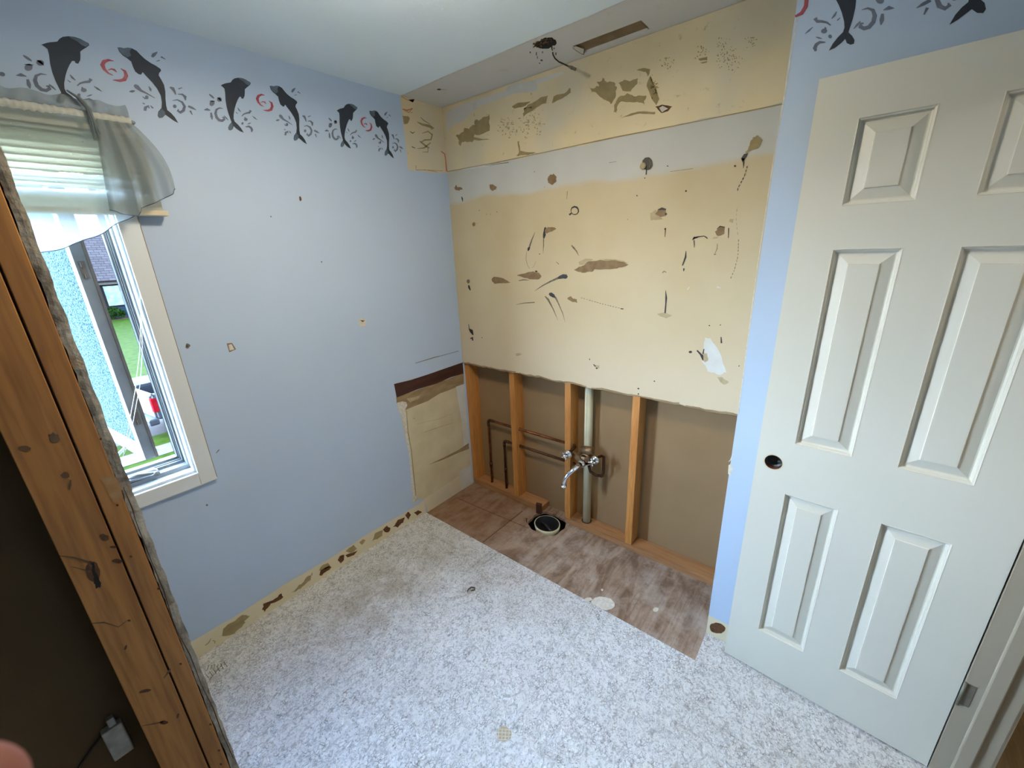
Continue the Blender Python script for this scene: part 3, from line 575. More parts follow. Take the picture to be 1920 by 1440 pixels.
def stamp(name, key, m, ds, dz, parent, on='left', mirror=None, layer=1):
    mb = MB()
    for p in ST[key]:
        if on == 'left': vs = [(.0005*layer, s_+ds, z+dz) for s_, z in p]
        else: vs = [(mirror-s_ if mirror is not None else s_+ds, YA-.0005*layer, z+dz) for s_, z in p]
        mb.add(vs, [tuple(range(len(p)))])
    return obj(name, mb, m, parent)
def yz(q): p = at(0, 0, *q); return p[1], p[2]
A0 = yz(z2([(296, 676)])[0]); B0 = yz(z2([(805, 765)])[0]); R0 = yz(z2([(530, 522)])[0])
for t in ((360-245+60+0, 0),): pass
anA = [(345/3, 522/3), (435, 229), (360+1132/4, 60+812/4)]; anB = [(935/3, 618/3), (360+805/4, 60+765/4), (360+1476/4, 60+885/4)]; anR = [(625/3, 388/3), (492.5, 190.5), (360+1297/4, 60+686/4)]
for i, q in enumerate(anA):
    s_, z = yz(q) if i != 1 else A0
    d = stamp('dolphin_stencil', 'AB', M['dolphin'], s_-A0[0], z-A0[1], wall_left); stamp('dolphin_highlight', 'AN', M['dolphinlight'], s_-A0[0], z-A0[1], wall_left, layer=2); stamp('splash_stencil', 'AS', M['splash'], s_-A0[0], z-A0[1], wall_left)
for i, q in enumerate(anB):
    s_, z = yz(q) if i != 1 else B0
    stamp('dolphin_stencil', 'BB', M['dolphin'], s_-B0[0], z-B0[1], wall_left); stamp('dolphin_highlight', 'BN', M['dolphinlight'], s_-B0[0], z-B0[1], wall_left, layer=2); stamp('splash_stencil', 'BS', M['splash'], s_-B0[0], z-B0[1], wall_left)
for q in anR:
    s_, z = yz(q); stamp('swirl_stencil', 'R', M['redswirl'], s_-R0[0], z-R0[1], wall_left)
left('splash_stencil', [ell(4, 139, 6, 4, 20)], M['splash'])
# stencils on the narrow front wall (mirrored run of the same border)
q = at(1, YA, 1380+562*.375, 162*.375); stamp('dolphin_stencil', 'AB', M['dolphin'], 0, q[2]-A0[1], wall_front, 'front', q[0]+A0[0]); stamp('splash_stencil', 'AS', M['splash'], 0, q[2]-A0[1], wall_front, 'front', q[0]+A0[0])
q = at(1, YA, 1380+1170*.375, 8*.375); stamp('dolphin_stencil', 'BB', M['dolphin'], 0, q[2]-B0[1], wall_front, 'front', q[0]+B0[0]); stamp('splash_stencil', 'BS', M['splash'], 0, q[2]-B0[1], wall_front, 'front', q[0]+B0[0])
flat_mark('swirl_stencil', FRONT, [ribbon([(1491, 31), (1503, 25), (1511, 12), (1513, -6)], [4, 7, 8, 8])], M['redswirl'], wall_front)
flat_mark('paint_edge_line', FRONT, [ribbon([(1494.5, 34), (1475, 155), (1456, 262), (1420, 500), (1384, 776)], [2.2, 3, 2, 1.5, 2])], M['gypsum'], wall_front)
# bare soffit end on the left wall
mb = MB(); mb.add([(.0004, YA-.003, H), (.0004, 0, H), (.0004, 0, 2.105), (.0004, -.14, 2.098), (.0004, YA, 2.096)], [(0, 1, 2, 3, 4)]); obj('bare_soffit_end', mb, M['tan'], wall_left)
left('adhesive_squiggle', [z5(ribbon(p, w_)) for p, w_ in (([(250, 915), (290, 935), (340, 945), (370, 965), (350, 972)], [6, 16, 22, 18, 6]), ([(285, 1000), (330, 985), (362, 1010), (352, 1048), (305, 1050), (275, 1070)], [4, 10, 12, 12, 10, 10]), ([(270, 1060), (320, 1100), (340, 1110)], [10, 14, 8]), ([(350, 1070), (300, 1110), (250, 1115)], [8, 10, 4]), ([(290, 1140), (330, 1140), (330, 1110)], [4, 8, 6]), ([(275, 880), (300, 905), (345, 930)], [4, 8, 4]))], M['olive'], 2)
left('adhesive_blob', [torn(z5([(140, 868), (180, 872), (192, 885), (180, 925), (150, 932)]))], M['olive'], 2)
left('orange_marker_scribble', [z5(ribbon(p, w_)) for p, w_ in (([(138, 818), (175, 828), (215, 812)], [5, 9, 4]), ([(215, 812), (190, 838), (212, 845)], [6, 5, 6]), ([(428, 1135), (455, 1155), (462, 1200), (470, 1285)], [6, 8, 6, 10]), ([(150, 828), (190, 845)], [3, 6]), ([(130, 725), (180, 752)], [3, 3]), ([(300, 1272), (400, 1290)], [3, 3]))], M['orange'], 2)
left('dark_nick', [z5(ribbon(p, w_)) for p, w_ in (([(195, 985), (215, 1000), (232, 988)], [3, 7, 3]), ([(208, 1100), (235, 1112)], [6, 4]), ([(240, 1240), (240, 1275), (320, 1275), (440, 1282)], [3, 3, 2, 2]), ([(180, 750), (230, 745), (215, 768)], [3, 5, 4]))], M['glue'], 2)
# small holes on the blue paint
left('anchor_hole', [Z(0, 340, 3, [(1275, 912), (1305, 908), (1328, 945), (1290, 962)])], M['brownpaper'])
left('exposed_gypsum', [Z(0, 340, 3, [(1284, 920), (1302, 916), (1318, 945), (1292, 952)])], M['gypsum'], 2)
left('nail_hole', [Z(0, 340, 3, ell(1056, 925, 14, 16, 0, 10, .3))], M['smear'])
left('nail_hole', [Z(0, 340, 3, ell(1052, 928, 5, 6, 0, 8))], M['glue'], 2)
left('nail_hole', [z2(ell(813, 1250, 9, 18, -10, 10, .15))], M['rust'])
left('anchor_hole', [ell(679, 605, 7, 9, 0, 10, .15)], M['gypsum']); left('nail_hole', [[(675, 600), (684, 601), (680, 604)]], M['rust'], 2)
left('nail_hole', [ell(603, 491, 1.5, 1.5, 0, 6)], M['smear']); left('nail_hole', [ell(508, 406, 1.5, 1.5, 0, 6)], M['smear'])
left('pencil_line', [ribbon([(779, 681), (815, 670), (832, 666)], [.8, 1.4, .8]), ribbon([(828, 667), (860, 658)], [.8, .8])], M['smear'])
left('scuff', [ribbon([(405, 850), (411, 843)], [1, 2]), ell(388, 947, 2, 2, 0, 6)], M['smear'])
# lower left area of the alcove: torn out tub surround
def zB(p): return Z(720, 620, 4, p)
left('dark_tear_strip', [zB([(75, 400), (200, 370), (330, 328), (450, 286), (590, 238), (597, 322), (500, 350), (400, 395), (250, 440), (95, 502)])], M['darkboard'], 2)
left('torn_paper_strip', [zB([(92, 498), (400, 392), (597, 318), (600, 400), (480, 470), (350, 525), (200, 590), (160, 600), (150, 540), (95, 545)])], M['tornboard'], 1)
left('pale_torn_paper', [zB(torn([(170, 510), (278, 484), (250, 515), (195, 540)]))], M['lighttear'], 3)
left('bare_panel', [zB([(165, 592), (330, 527), (420, 470), (480, 450), (600, 400), (625, 700), (665, 1155), (330, 1368), (300, 1262), (250, 1268), (215, 1300), (190, 960), (130, 640)])], M['creampanel'], 2)
left('panel_rim', [zB([(98, 540), (140, 530), (165, 535), (175, 560), (160, 592), (185, 760), (205, 950), (222, 1110), (245, 1250), (215, 1306), (190, 960), (150, 700), (125, 620), (104, 600)])], M['gypsum'], 3)
left('panel_rim_shadow', [zB(ribbon([(168, 600), (180, 760), (205, 900), (222, 1080), (240, 1240)], [4, 8, 6, 8, 6]))], M['olive'], 4)
left('dark_crack', [zB([(330, 1008), (450, 950), (560, 893), (635, 843), (638, 885), (560, 915), (450, 965)])], M['tornboard'], 4)
left('pale_torn_paper', [zB([(540, 420), (600, 400), (625, 700), (640, 845), (600, 870), (585, 700)])], M['primer'], 3)
left('tan_patch', [zB([(300, 1262), (430, 1180), (570, 1083), (582, 1195), (330, 1368)])], M['tan'], 3)
left('pale_torn_paper', [zB([(562, 1060), (650, 1005), (664, 1150), (580, 1197)])], M['primer'], 4)
left('panel_streaks', [zB(ribbon([(280, 770), (380, 735), (520, 690)], [2, 6, 2])), zB(ribbon([(250, 700), (420, 660), (560, 600)], [2, 3, 1])), zB(ell(225, 658, 8, 4, 0, 8))], M['lighttear'], 4)
# baseboard scar along the left wall and its stains
mb = MB(); prev = None
for i in range(50):
    y0, y1 = -.45-2.85*i/50, -.45-2.85*(i+1)/50; zt = lambda y: .100+.004*math.sin(y*13)+.002*math.sin(y*41)
    mb.add([(.0006, y0, 0), (.0006, y1, 0), (.0006, y1, zt(y1)), (.0006, y0, zt(y0))], [(0, 1, 2, 3)])
obj('baseboard_scar', mb, M['drywall'], wall_left)
def z6b(p): return Z(340, 960, 2.909, p)
for p, mk in (([(210, 685), (225, 640), (290, 595), (350, 560), (370, 570), (320, 610), (350, 600), (300, 650), (240, 675)], 'olive'), ([(440, 530), (450, 500), (500, 480), (545, 440), (555, 465), (490, 500), (470, 525), (455, 545)], 'rust'),
              ([(600, 440), (640, 400), (690, 350), (715, 330), (705, 370), (660, 410), (620, 435)], 'olive'), ([(750, 320), (770, 290), (800, 278), (812, 295), (790, 310)], 'olive'), ([(752, 345), (760, 320), (805, 295), (820, 300), (790, 325), (765, 348)], 'rust'),
              ([(853, 262), (866, 240), (890, 233), (888, 262), (870, 280)], 'rust'), ([(895, 215), (940, 180), (958, 200), (930, 225)], 'olive'), ([(895, 235), (935, 222), (962, 208), (940, 235), (905, 248)], 'rust'),
              ([(970, 165), (990, 148), (1005, 155), (985, 180)], 'olive'), ([(1040, 160), (1060, 115), (1100, 98), (1095, 128), (1060, 150)], 'olive'), ([(1100, 95), (1120, 75), (1142, 88), (1128, 112), (1110, 108)], 'rust'),
              ([(1155, 80), (1180, 42), (1218, 30), (1210, 58), (1180, 85)], 'rust'), ([(1222, 18), (1238, -2), (1252, 15), (1238, 42)], 'rust'), ([(1268, 3), (1290, -10), (1312, 0), (1288, 20)], 'rust')):
    left('adhesive_stain', [z6b(torn(p))], M[mk], 3)
left('adhesive_stain', [z6b(ribbon([(130, 728), (150, 712), (162, 690)], [4, 6, 3])), z6b(ribbon([(170, 700), (184, 706), (182, 718)], [3, 6, 3]))], M['olive'], 3)
left('wall_base_gap', [z6b(ribbon([(230, 716), (410, 598), (665, 438)], [1, 3, 2])), z6b(ribbon([(830, 328), (960, 250), (1200, 88)], [1, 4, 2]))], M['joint'], 4)
# baseboard scar on the narrow front wall
mb = MB(); mb.add([(XW, YA-.0006, 0), (2.44, YA-.0006, 0), (2.44, YA-.0006, .10), (1.80, YA-.0006, .103), (XW, YA-.0006, .106)], [(0, 1, 2, 3, 4)]); obj('baseboard_scar', mb, M['drywall'], wall_front)
flat_mark('adhesive_stain', FRONT, [Z(940, 920, 4.174, ell(1690, 1076, 62, 42, 10, 20, .06))], M['rust'], wall_front, 3)
flat_mark('drywall_tear', FRONT, [[(1366, 872), (1372, 869), (1374, 880), (1370, 893), (1365, 888)], ribbon([(1366, 866), (1370, 862), (1377, 842)], [1, 2, 1])], M['gypsum'], wall_front, 2)
# ceiling marks
flat_mark('ceiling_paint_edge', CEIL, [ribbon([(752, 180), (850, 137), (950, 95), (1020, 66), (1100, 33), (1180, -2)], [1.2, 2, 1, 2.2, 1.2, 2])], M['gypsum'], ceiling, 2)
z9 = lambda p: Z(980, 40, 7.385, p)
C2 = (2, H+.001, -1)
flat_mark('dark_ceiling_hole', C2, [z9(torn([(135, 375), (165, 320), (190, 285), (260, 250), (340, 225), (400, 225), (465, 265), (470, 300), (440, 340), (400, 350), (350, 380), (290, 378), (220, 368), (180, 350)]))], M['black'], cstrip, 1)
flat_mark('dark_ceiling_speck', C2, [Z(720, 0, 4, ell(412, 671, 15, 7, 0, 10)), Z(720, 0, 4, ribbon([(420, 671), (475, 673)], [3, 1]))]+[z9(ell(*q, 0, 8)) for q in ((105, 430, 10, 14), (190, 450, 7, 30), (275, 428, 8, 16), (262, 540, 18, 14), (235, 580, 12, 8), (205, 500, 6, 20), (460, 450, 8, 24), (435, 375, 8, 12))], M['glue'], cstrip, 1)
flat_mark('slot_broken_lip', C2, [z9([(690, 365), (735, 345), (850, 385), (845, 462), (790, 440), (740, 405)])], M['gypsum'], cstrip, 1)
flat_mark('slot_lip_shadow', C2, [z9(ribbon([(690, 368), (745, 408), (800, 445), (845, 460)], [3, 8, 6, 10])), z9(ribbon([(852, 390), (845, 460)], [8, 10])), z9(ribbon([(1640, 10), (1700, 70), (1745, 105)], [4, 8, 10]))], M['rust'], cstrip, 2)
b = MB(); o_ = at(2, H+.001, 1018, 80)
for k in range(70):
    a, r = random.uniform(0, 6.28), random.random()**.6; c = (o_[0]+.042*r*math.cos(a), o_[1]-.004+.030*r*math.sin(a), H-.002+random.uniform(0, .010))
    d = Vector((random.uniform(-1, 1), random.uniform(-1, 1), random.uniform(-.6, .1))).normalized()*random.uniform(.006, .013)
    b.tube([c, Vector(c)+d*.5, Vector(c)+d], [.0035, .003, .001], 5)
tag(obj('insulation_tuft', b, M['insul'], org=(o_[0], o_[1], H)), 'dark brown tuft of fibre insulation poking out of the ceiling hole', 'insulation')
w0 = at(2, H, 1034, 86)
cw = thing('ceiling_wire', w0, 'thin dark wire hanging from the ceiling hole with a capped end', 'wire')
pts = [w0]+[at(1, -.14, x, y) for x, y in ((1036, 96), (1037, 103), (1041, 110), (1048, 116), (1057, 120), (1065, 124))]
obj('wire', MB().tube(pts, .0028, 8), M['darkmetal'], cw, smooth=True)
obj('end_cap', MB().tube([at(1, -.14, 1065, 124), at(1, -.14, 1072, 127), at(1, -.14, 1079, 130)], [.003, .0065, .006], 10), M['smear'], cw)

# ================================================================== framing in the opening
def stud(x, label, w_=.038):
    b = MB(); zc = .038
    for zh in ((.414, .537) if x > .3 and x < .9 else ()):
        b.box((x, .0135, zc), (x+w_, .1015, zh-.011)); b.box((x, .0135, zh-.011), (x+w_, .041, zh+.011)); b.box((x, .063, zh-.011), (x+w_, .1015, zh+.011)); zc = zh+.011
    b.box((x, .0135, zc), (x+w_, .1015, 1.2)); return tag(obj('framing_stud', b, M['stud'], org=(x+w_/2, .057, .038)), label, 'stud', 'studs in the opened alcove wall')
stud(.001, 'leftmost orange pine stud, in the inside corner of the opened wall')
stud(.396, 'second pine stud from the corner, with both copper pipes running through it')
stud(.806, 'pine stud directly left of the cream vent pipe')
stud(1.209, 'rightmost pine stud, standing alone right of the faucet')
for k, (x0, x1, lb) in enumerate(((.001, .628, 'left length of the bottom wall plate, between the corner and the drain hole'), (.812, 1.728, 'right length of the bottom wall plate under the vent pipe and the right stud'))):
    b = MB(); b.box((x0, .0135, -.001), (x1, .1015, .0375)); tag(obj('bottom_plate', b, M['plate'], bevel=.0015, org=((x0+x1)/2, .057, 0)), lb, 'wood plate', 'bottom plates of the opened alcove wall')
px, py_ = .936, .060
vp = thing('vent_pipe', (px, py_, .0375), 'tall cream plastic vent pipe standing in the wall behind the faucet', 'pipe')
b = MB(); b.tube([(px, py_, .0375), (px, py_, 1.2)], .0238, 28); obj('pipe', b, M['pvc'], vp, smooth=True)
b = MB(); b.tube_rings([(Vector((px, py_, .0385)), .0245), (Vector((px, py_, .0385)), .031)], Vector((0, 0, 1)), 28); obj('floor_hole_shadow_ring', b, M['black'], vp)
b = MB(); b.box((px-.0007, py_-.0243, .56), (px+.0007, py_-.0236, .90)); b.box((px-.006, py_-.0242, .40), (px-.005, py_-.0230, .47)); obj('print_line', b, M['smear'], vp)
def copper(x, z, xe, label, m):
    t = thing('copper_pipe', (x, .052, .0375), label, 'pipe', 'copper supply pipes in the wall')
    r = .0085; k = .016
    pts = [(x, .052, .0375), (x, .052, z-k)]+[(x+k-k*math.cos(a), .052, z-k+k*math.sin(a)) for a in (.4, .8, 1.2)]+[(x+k, .052, z), (xe, .052, z)]
    obj('tube', MB().tube(pts, r, 12), m, t, smooth=True)
    b = MB(); b.tube([(x, .052, z-.045), (x, .052, z-.016)], r+.002, 12); b.tube([(x+.016, .052, z), (x+.045, .052, z)], r+.002, 12); b.tube([(x, .052, z-.018), (x+.005, .052, z-.005), (x+.018, .052, z)], r+.002, 12)
    obj('elbow_fitting', b, M['darkcopper'], t, smooth=True)
    obj('coupling', MB().tube([(x, .052, .17), (x, .052, .205)], r+.002, 12), M['darkcopper'], t, smooth=True)
copper(.155, .537, .856, 'taller copper pipe rising left of the second stud and turning right', M['copper'])
copper(.293, .414, .856, 'shorter dark copper pipe turning right just left of the second stud', M['darkcopper'])
# ------------------------------------------------------------------ faucet
fc = thing('wall_faucet', (.935, .0, .50), 'old chrome wall faucet with two handles and a curved spout before the vent pipe', 'faucet')
dl = at(1, -.02, 1064, 852); dr = at(1, -.02, 1115, 863)
b = MB(); b.tube([(dl[0]+.012, .052, .535), (dl[0]+.006, .03, .522), (dl[0], 0, .512), (dl[0], -.02, dl[2])], .010, 12); obj('supply_pipe', b, M['darkcopper'], fc, smooth=True); b = MB()
b.tube([(1.036, .048, .395), (1.044, .048, .42), (1.044, .048, .525), (1.036, .03, .535), (dr[0], 0, dr[2]+.004), (dr[0], -.02, dr[2])], .0085, 12)
b.tube([(.955, .040, .44), (.96, .048, .40), (1.0, .048, .388), (1.036, .048, .395)], .0085, 12)
obj('supply_loop', b, M['darkcopper'], fc, smooth=True)
b = MB(); b.tube([(.905, .030, .500), (.905, -.012, .500)], .020, 16); b.tube([(.97, .034, .506), (.97, -.012, .506)], .018, 16); b.tube([(dl[0]+.015, .025, .505), (.9, .012, .497), (.96, .012, .500), (dr[0]-.01, .02, .515)], .017, 16)
b.lathe((.952, .026, .500), (0, -1, 0), [(0, .0), (0, .034), (.03, .036), (.034, .03)], 24)
obj('valve_body', b, M['brass'], fc, smooth=False, bevel=.002)
b = MB(); b.tube([(.912, .030, .545), (.97, .030, .545), (.98, .026, .53)], [.020, .028, .02], 14); obj('pipe_strap', b, M['brass'], fc, smooth=True)
for k, (d, lab) in enumerate(((dl, 'left'), (dr, 'right'))):
    f_ = MB(); f_.lathe((d[0], d[1]+.006, d[2]), (0, -1, 0), [(0, 0), (0, .026), (.003, .027), (.010, .023), (.016, .013), (.018, .010)], 28); fo = obj('escutcheon', f_, M['chrome'], fc, smooth=True)
    h_ = MB(); h_.lathe((d[0], d[1]-.010, d[2]), (0, -1, 0), [(0, .007), (.012, .007), (.014, .012), (.024, .013), (.028, .008), (.030, 0)], 20)
    ho = obj('handle', h_, M['chrome'], fc, smooth=True)
    cb = MB()
    for q in range(4):
        a = q*math.pi/2+(.5 if k == 0 else .2); ux, uz = math.cos(a), math.sin(a)
        cb.tube([(d[0]+ux*.006, d[1]-.029, d[2]+uz*.006), (d[0]+ux*.018, d[1]-.031, d[2]+uz*.018), (d[0]+ux*.023, d[1]-.031, d[2]+uz*.023)], [.0055, .0045, .006], 10)
    obj('handle_spokes', cb, M['chrome'], ho, smooth=True)
sb = at(1, -.01, 1091, 868)
b = MB(); b.lathe((sb[0], .002, sb[2]), (0, -1, 0), [(0, 0), (0, .022), (.010, .026), (.02, .025), (.030, .021), (.036, .016)], 24); obj('spout_collar', b, M['chrome'], fc, smooth=True)
sp0 = Vector((sb[0], -.03, sb[2]))
path = [sp0]
tgt = [(1083, 875, -.06), (1074, 882, -.09), (1066, 889, -.115), (1060.5, 897, -.130), (1058, 905, -.134), (1057.5, 911, -.134)]
for x, y, yy in tgt: path.append(Vector(at(1, yy, x, y)))
obj('spout', MB().tube(path, [.0155, .0150, .0142, .0134, .0126, .0122, .0122], 18), M['chrome'], fc, smooth=True)
e = path[-1]; b = MB(); b.lathe((e.x, e.y, e.z+.006), (0, 0, -1), [(0, .012), (.002, .0180), (.012, .0180), (.015, .014), (.015, .0)], 20); obj('aerator', b, M['chrome'], fc, smooth=True)
# ------------------------------------------------------------------ drain fitting in the floor hole
df = thing('drain_fitting', (HX, HY, -.06), 'oval white plastic drain pipe with black inside in the subfloor hole', 'drain')
cx, cy = HX+.006, HY-.010
def ovr(rx, ry, z, tilt=0): return [(cx+rx*math.cos(t*2*math.pi/32), cy+ry*math.sin(t*2*math.pi/32), z+tilt*math.sin(t*2*math.pi/32)) for t in range(33)]
b = MB(); b.grid([ovr(.055, .045, -.16), ovr(.066, .056, -.09), ovr(.080, .069, -.030, .004), ovr(.086, .074, .004, .006), ovr(.080, .068, .005, .006)]); obj('pipe_rim', b, M['pvc'], df, smooth=True)
b = MB(); b.grid([ovr(.080, .068, .005, .006), ovr(.068, .056, -.04), ovr(.05, .04, -.12), ovr(.001, .001, -.13)]); obj('pipe_inside', b, M['blacktar'], df, smooth=True)
b = MB(); b.tube([(cx-.060, cy+.02, -.022), (cx-.02, cy+.005, -.012), (cx+.03, cy-.018, -.014), (cx+.055, cy-.022, -.022)], [.006, .008, .008, .005], 10); obj('rubber_lip', b, M['blacktar'], df, smooth=True)
b = MB(); b.box((.603, -.018, .001), (.640, .0, .075), .25); tag(obj('wood_block', b, M['darkboard'], bevel=.002, org=(.62, -.01, 0)), 'small dark brown wood block standing at the back of the drain hole', 'wood block')
b = MB(); b.tube([(.615, -.135, .002), (.606, -.128, .012), (.598, -.118, .016), (.592, -.10, .003)], .0022, 6); tag(obj('bent_wire', b, M['darkmetal'], smooth=True, org=(.6, -.12, 0)), 'short bent dark wire on the plywood left of the drain hole', 'wire')
o_ = at(2, .006, 884, 1105); b = MB(); b.tube([at(2, .007, 876, 1110), at(2, .012, 878, 1105), at(2, .014, 884, 1101), at(2, .012, 890, 1102), at(2, .008, 890, 1106), at(2, .008, 883, 1108)], [.0025, .003, .003, .003, .003, .002], 8)
tag(obj('hair_clip', b, M['darkmetal'], smooth=True, org=(o_[0], o_[1], .004)), 'small bent dark metal clip lying on the white floor', 'clip')

# ================================================================== door
DA = np.array([1.819, -.344]); ang = math.radians(-3.415); du = np.array([math.cos(ang), math.sin(ang)]); dn = np.array([-du[1], du[0]])  # dn points to the back wall
DW, DZ0, DZ1, DT = .616, .012, 2.066, .035
def dp(s_, d, z): return (DA[0]+du[0]*s_+dn[0]*d, DA[1]+du[1]*s_+dn[1]*d, z)
door = thing('door_1', (2.435, -.381, .0), 'open off white six panel door with a bored hole but no knob', 'door', kind='structure')
PS = [(.100, .250), (.351, .506)]; PZ = [(.212, .832), (1.020, 1.634), (1.745, 1.957)]
hs, hz, hr = .052, .936, .0265
xs = sorted({0, DW, PS[0][0], PS[0][1], PS[1][0], PS[1][1], hs-.038, hs+.038}); zs = sorted({DZ0, DZ1}|{v for p in PZ for v in p}|{hz-.038, hz+.038})
b = MB()
for i in range(len(xs)-1):
    for j in range(len(zs)-1):
        mx, mz = (xs[i]+xs[i+1])/2, (zs[j]+zs[j+1])/2
        if any(p[0] < mx < p[1] for p in PS) and any(p[0] < mz < p[1] for p in PZ): continue
        if abs(mx-hs) < .038 and abs(mz-hz) < .038: continue
        b.add([dp(xs[i], 0, zs[j]), dp(xs[i+1], 0, zs[j]), dp(xs[i+1], 0, zs[j+1]), dp(xs[i], 0, zs[j+1])], [(0, 1, 2, 3)])
for d in (0, DT):   # ring from square to bore
    N = 32; sq, ci = [], []
    for k in range(N):
        a = k*2*math.pi/N; c, s_ = math.cos(a), math.sin(a); t = .038/max(abs(c), abs(s_)); sq.append(dp(hs+t*c, d, hz+t*s_)); ci.append(dp(hs+hr*c, d, hz+hr*s_))
    b.add(sq+ci, [(k, (k+1) % N, N+(k+1) % N, N+k) for k in range(N)])
for x0, x1, z0, z1 in ((0, hs-.038, DZ0, DZ1), (hs+.038, DW, DZ0, DZ1), (hs-.038, hs+.038, DZ0, hz-.038), (hs-.038, hs+.038, hz+.038, DZ1)):
    b.add([dp(x0, DT, z0), dp(x1, DT, z0), dp(x1, DT, z1), dp(x0, DT, z1)], [(0, 1, 2, 3)])
b.add([dp(0, 0, DZ0), dp(0, DT, DZ0), dp(0, DT, DZ1), dp(0, 0, DZ1)], [(0, 1, 2, 3)]); b.add([dp(DW, 0, DZ0), dp(DW, DT, DZ0), dp(DW, DT, DZ1), dp(DW, 0, DZ1)], [(0, 1, 2, 3)])
b.add([dp(0, 0, DZ1), dp(DW, 0, DZ1), dp(DW, DT, DZ1), dp(0, DT, DZ1)], [(0, 1, 2, 3)]); b.add([dp(0, 0, DZ0), dp(DW, 0, DZ0), dp(DW, DT, DZ0), dp(0, DT, DZ0)], [(0, 1, 2, 3)])
slab = obj('door_slab', b, M['door'], door)
def ring_rect(x0, x1, z0, z1, i, d): return [dp(x0+i, d, z0+i), dp(x1-i, d, z0+i), dp(x1-i, d, z1-i), dp(x0+i, d, z1-i)]
for p in PS:
    for q in PZ:
        prof = [(0, 0), (.002, -.0006), (.004, .0025), (.007, .004), (.008, .0105), (.012, .013), (.015, .013), (.040, .0045), (.0415, .0015), (.045, .0012)]
        b = MB(); rings = [ring_rect(p[0], p[1], q[0], q[1], i, d) for i, d in prof]
        vs = [v for r in rings for v in r]; fs = [(4*k+j, 4*k+(j+1) % 4, 4*k+4+(j+1) % 4, 4*k+4+j) for k in range(len(rings)-1) for j in range(4)]; fs.append(tuple(4*(len(rings)-1)+j for j in range(4)))
        b.add(vs, fs); obj('door_panel', b, M['door'], door)
b = MB(); ax_ = Vector((dn[0], dn[1], 0)); c0 = Vector(dp(hs, .0006, hz)); b.tube_rings([(c0, hr), (c0+ax_*.034, hr)], ax_, 32); obj('knob_bore', b, M['rust'], door, smooth=True)
b = MB(); b.tube_rings([(Vector(dp(hs, -.0006, hz)), hr), (Vector(dp(hs, -.0006, hz)), hr+.004)], ax_, 32); obj('bore_rim', b, M['rail'], door)
b = MB(); b.tube_rings([(c0+ax_*.016, .0262), (c0+ax_*.016, .020), (c0+ax_*.033, .019), (c0+ax_*.033, .0005)], ax_, 28); obj('latch_part', b, M['blacktar'], door, smooth=True)
for hz_ in (.36, 1.82):
    g = MB(); g.box((2.4385, -.3865, hz_-.042), (2.462, -.3848, hz_+.042)); ho = obj('hinge', g, M['hinge'], door, bevel=.001)
    g = MB(); g.tube([(2.438, -.389, hz_-.045), (2.438, -.389, hz_+.045)], .0042, 12); obj('hinge_barrel', g, M['hinge'], ho, smooth=True)
# jamb, stop
j = MB(); j.box((2.438, -.385, 0), (2.547, -.372, 2.1)); j.box((2.438, -1.05, 0), (2.547, -1.037, 2.1)); j.box((2.438, -1.037, 2.085), (2.547, -.385, 2.1))
struct('trim_1', j, M['jamb'], 'beige painted door jamb behind the hinge side of the open door', 'door jamb')
j = MB(); j.box((2.476, -.396, 0), (2.512, -.385, 2.085)); j.box((2.476, -1.037, 0), (2.512, -1.026, 2.085)); struct('trim_2', j, M['jamb'], 'beige rounded door stop strip on the jamb', 'door stop', bevel=.004)
j = MB(); j.box((2.547, -.372, 0), (2.560, -.30, 2.16)); j.box((2.547, -1.13, 0), (2.560, -1.04, 2.16)); struct('trim_3', j, M['white'], 'white casing on the hall side of the doorway', 'door casing', bevel=.003)
j = MB(); j.box((2.56, YA, 0), (2.575, 1.2, .09)); struct('baseboard_hall', j, M['white'], 'hall baseboard', 'baseboard')
wv = MB(); wv.box((2.45, YA, 0), (2.547, 1.2, H)); struct('wall_hall_side', wv, M['tanwall'], 'tan hall wall beside the doorway', 'wall')

# ================================================================== window
win = thing('window_1', (0, -1.88, .79), 'white casement window standing open behind the sheer valance', 'window', kind='structure')
def frame_rect(b, x0, x1, yo0, yo1, zo0, zo1, t, tb=None):
    "rectangular ring, outer y/z limits, thickness t"
    tb = tb or t
    b.box((x0, yo0, zo0), (x1, yo0+t, zo1)); b.box((x0, yo1-t, zo0), (x1, yo1, zo1)); b.box((x0, yo0+t, zo0), (x1, yo1-t, zo0+tb)); b.box((x0, yo0+t, zo1-t), (x1, yo1-t, zo1))
b = MB(); frame_rect(b, 0.0, .016, WY0-.057, WY1+.058, WZ0-.057, WZ1+.057, .057); obj('casing', b, M['white'], win, bevel=.003)
b = MB(); b.box((.0, WY1+.058, WZ0-.052), (.003, WY1+.062, WZ1+.05)); obj('caulk_gap', b, M['brownpaper'], win)
for k, (x0, x1, t, tb) in enumerate(((-.045, -.0005, .006, .010), (-.085, -.045, .012, .028), (-.118, -.085, .019, .038), (-.150, -.118, .026, .048))):
    b = MB(); frame_rect(b, x0, x1, WY0, WY1, WZ0, WZ1, t, tb); obj('frame_step', b, M['white'] if k == 0 else M['vinylframe'], win, bevel=.0015)
b = MB(); frame_rect(b, -.1, -.095, WY0, WY1, WZ0, WZ1, .022, .041); obj('frame_gasket', b, M['sashframe'], win)
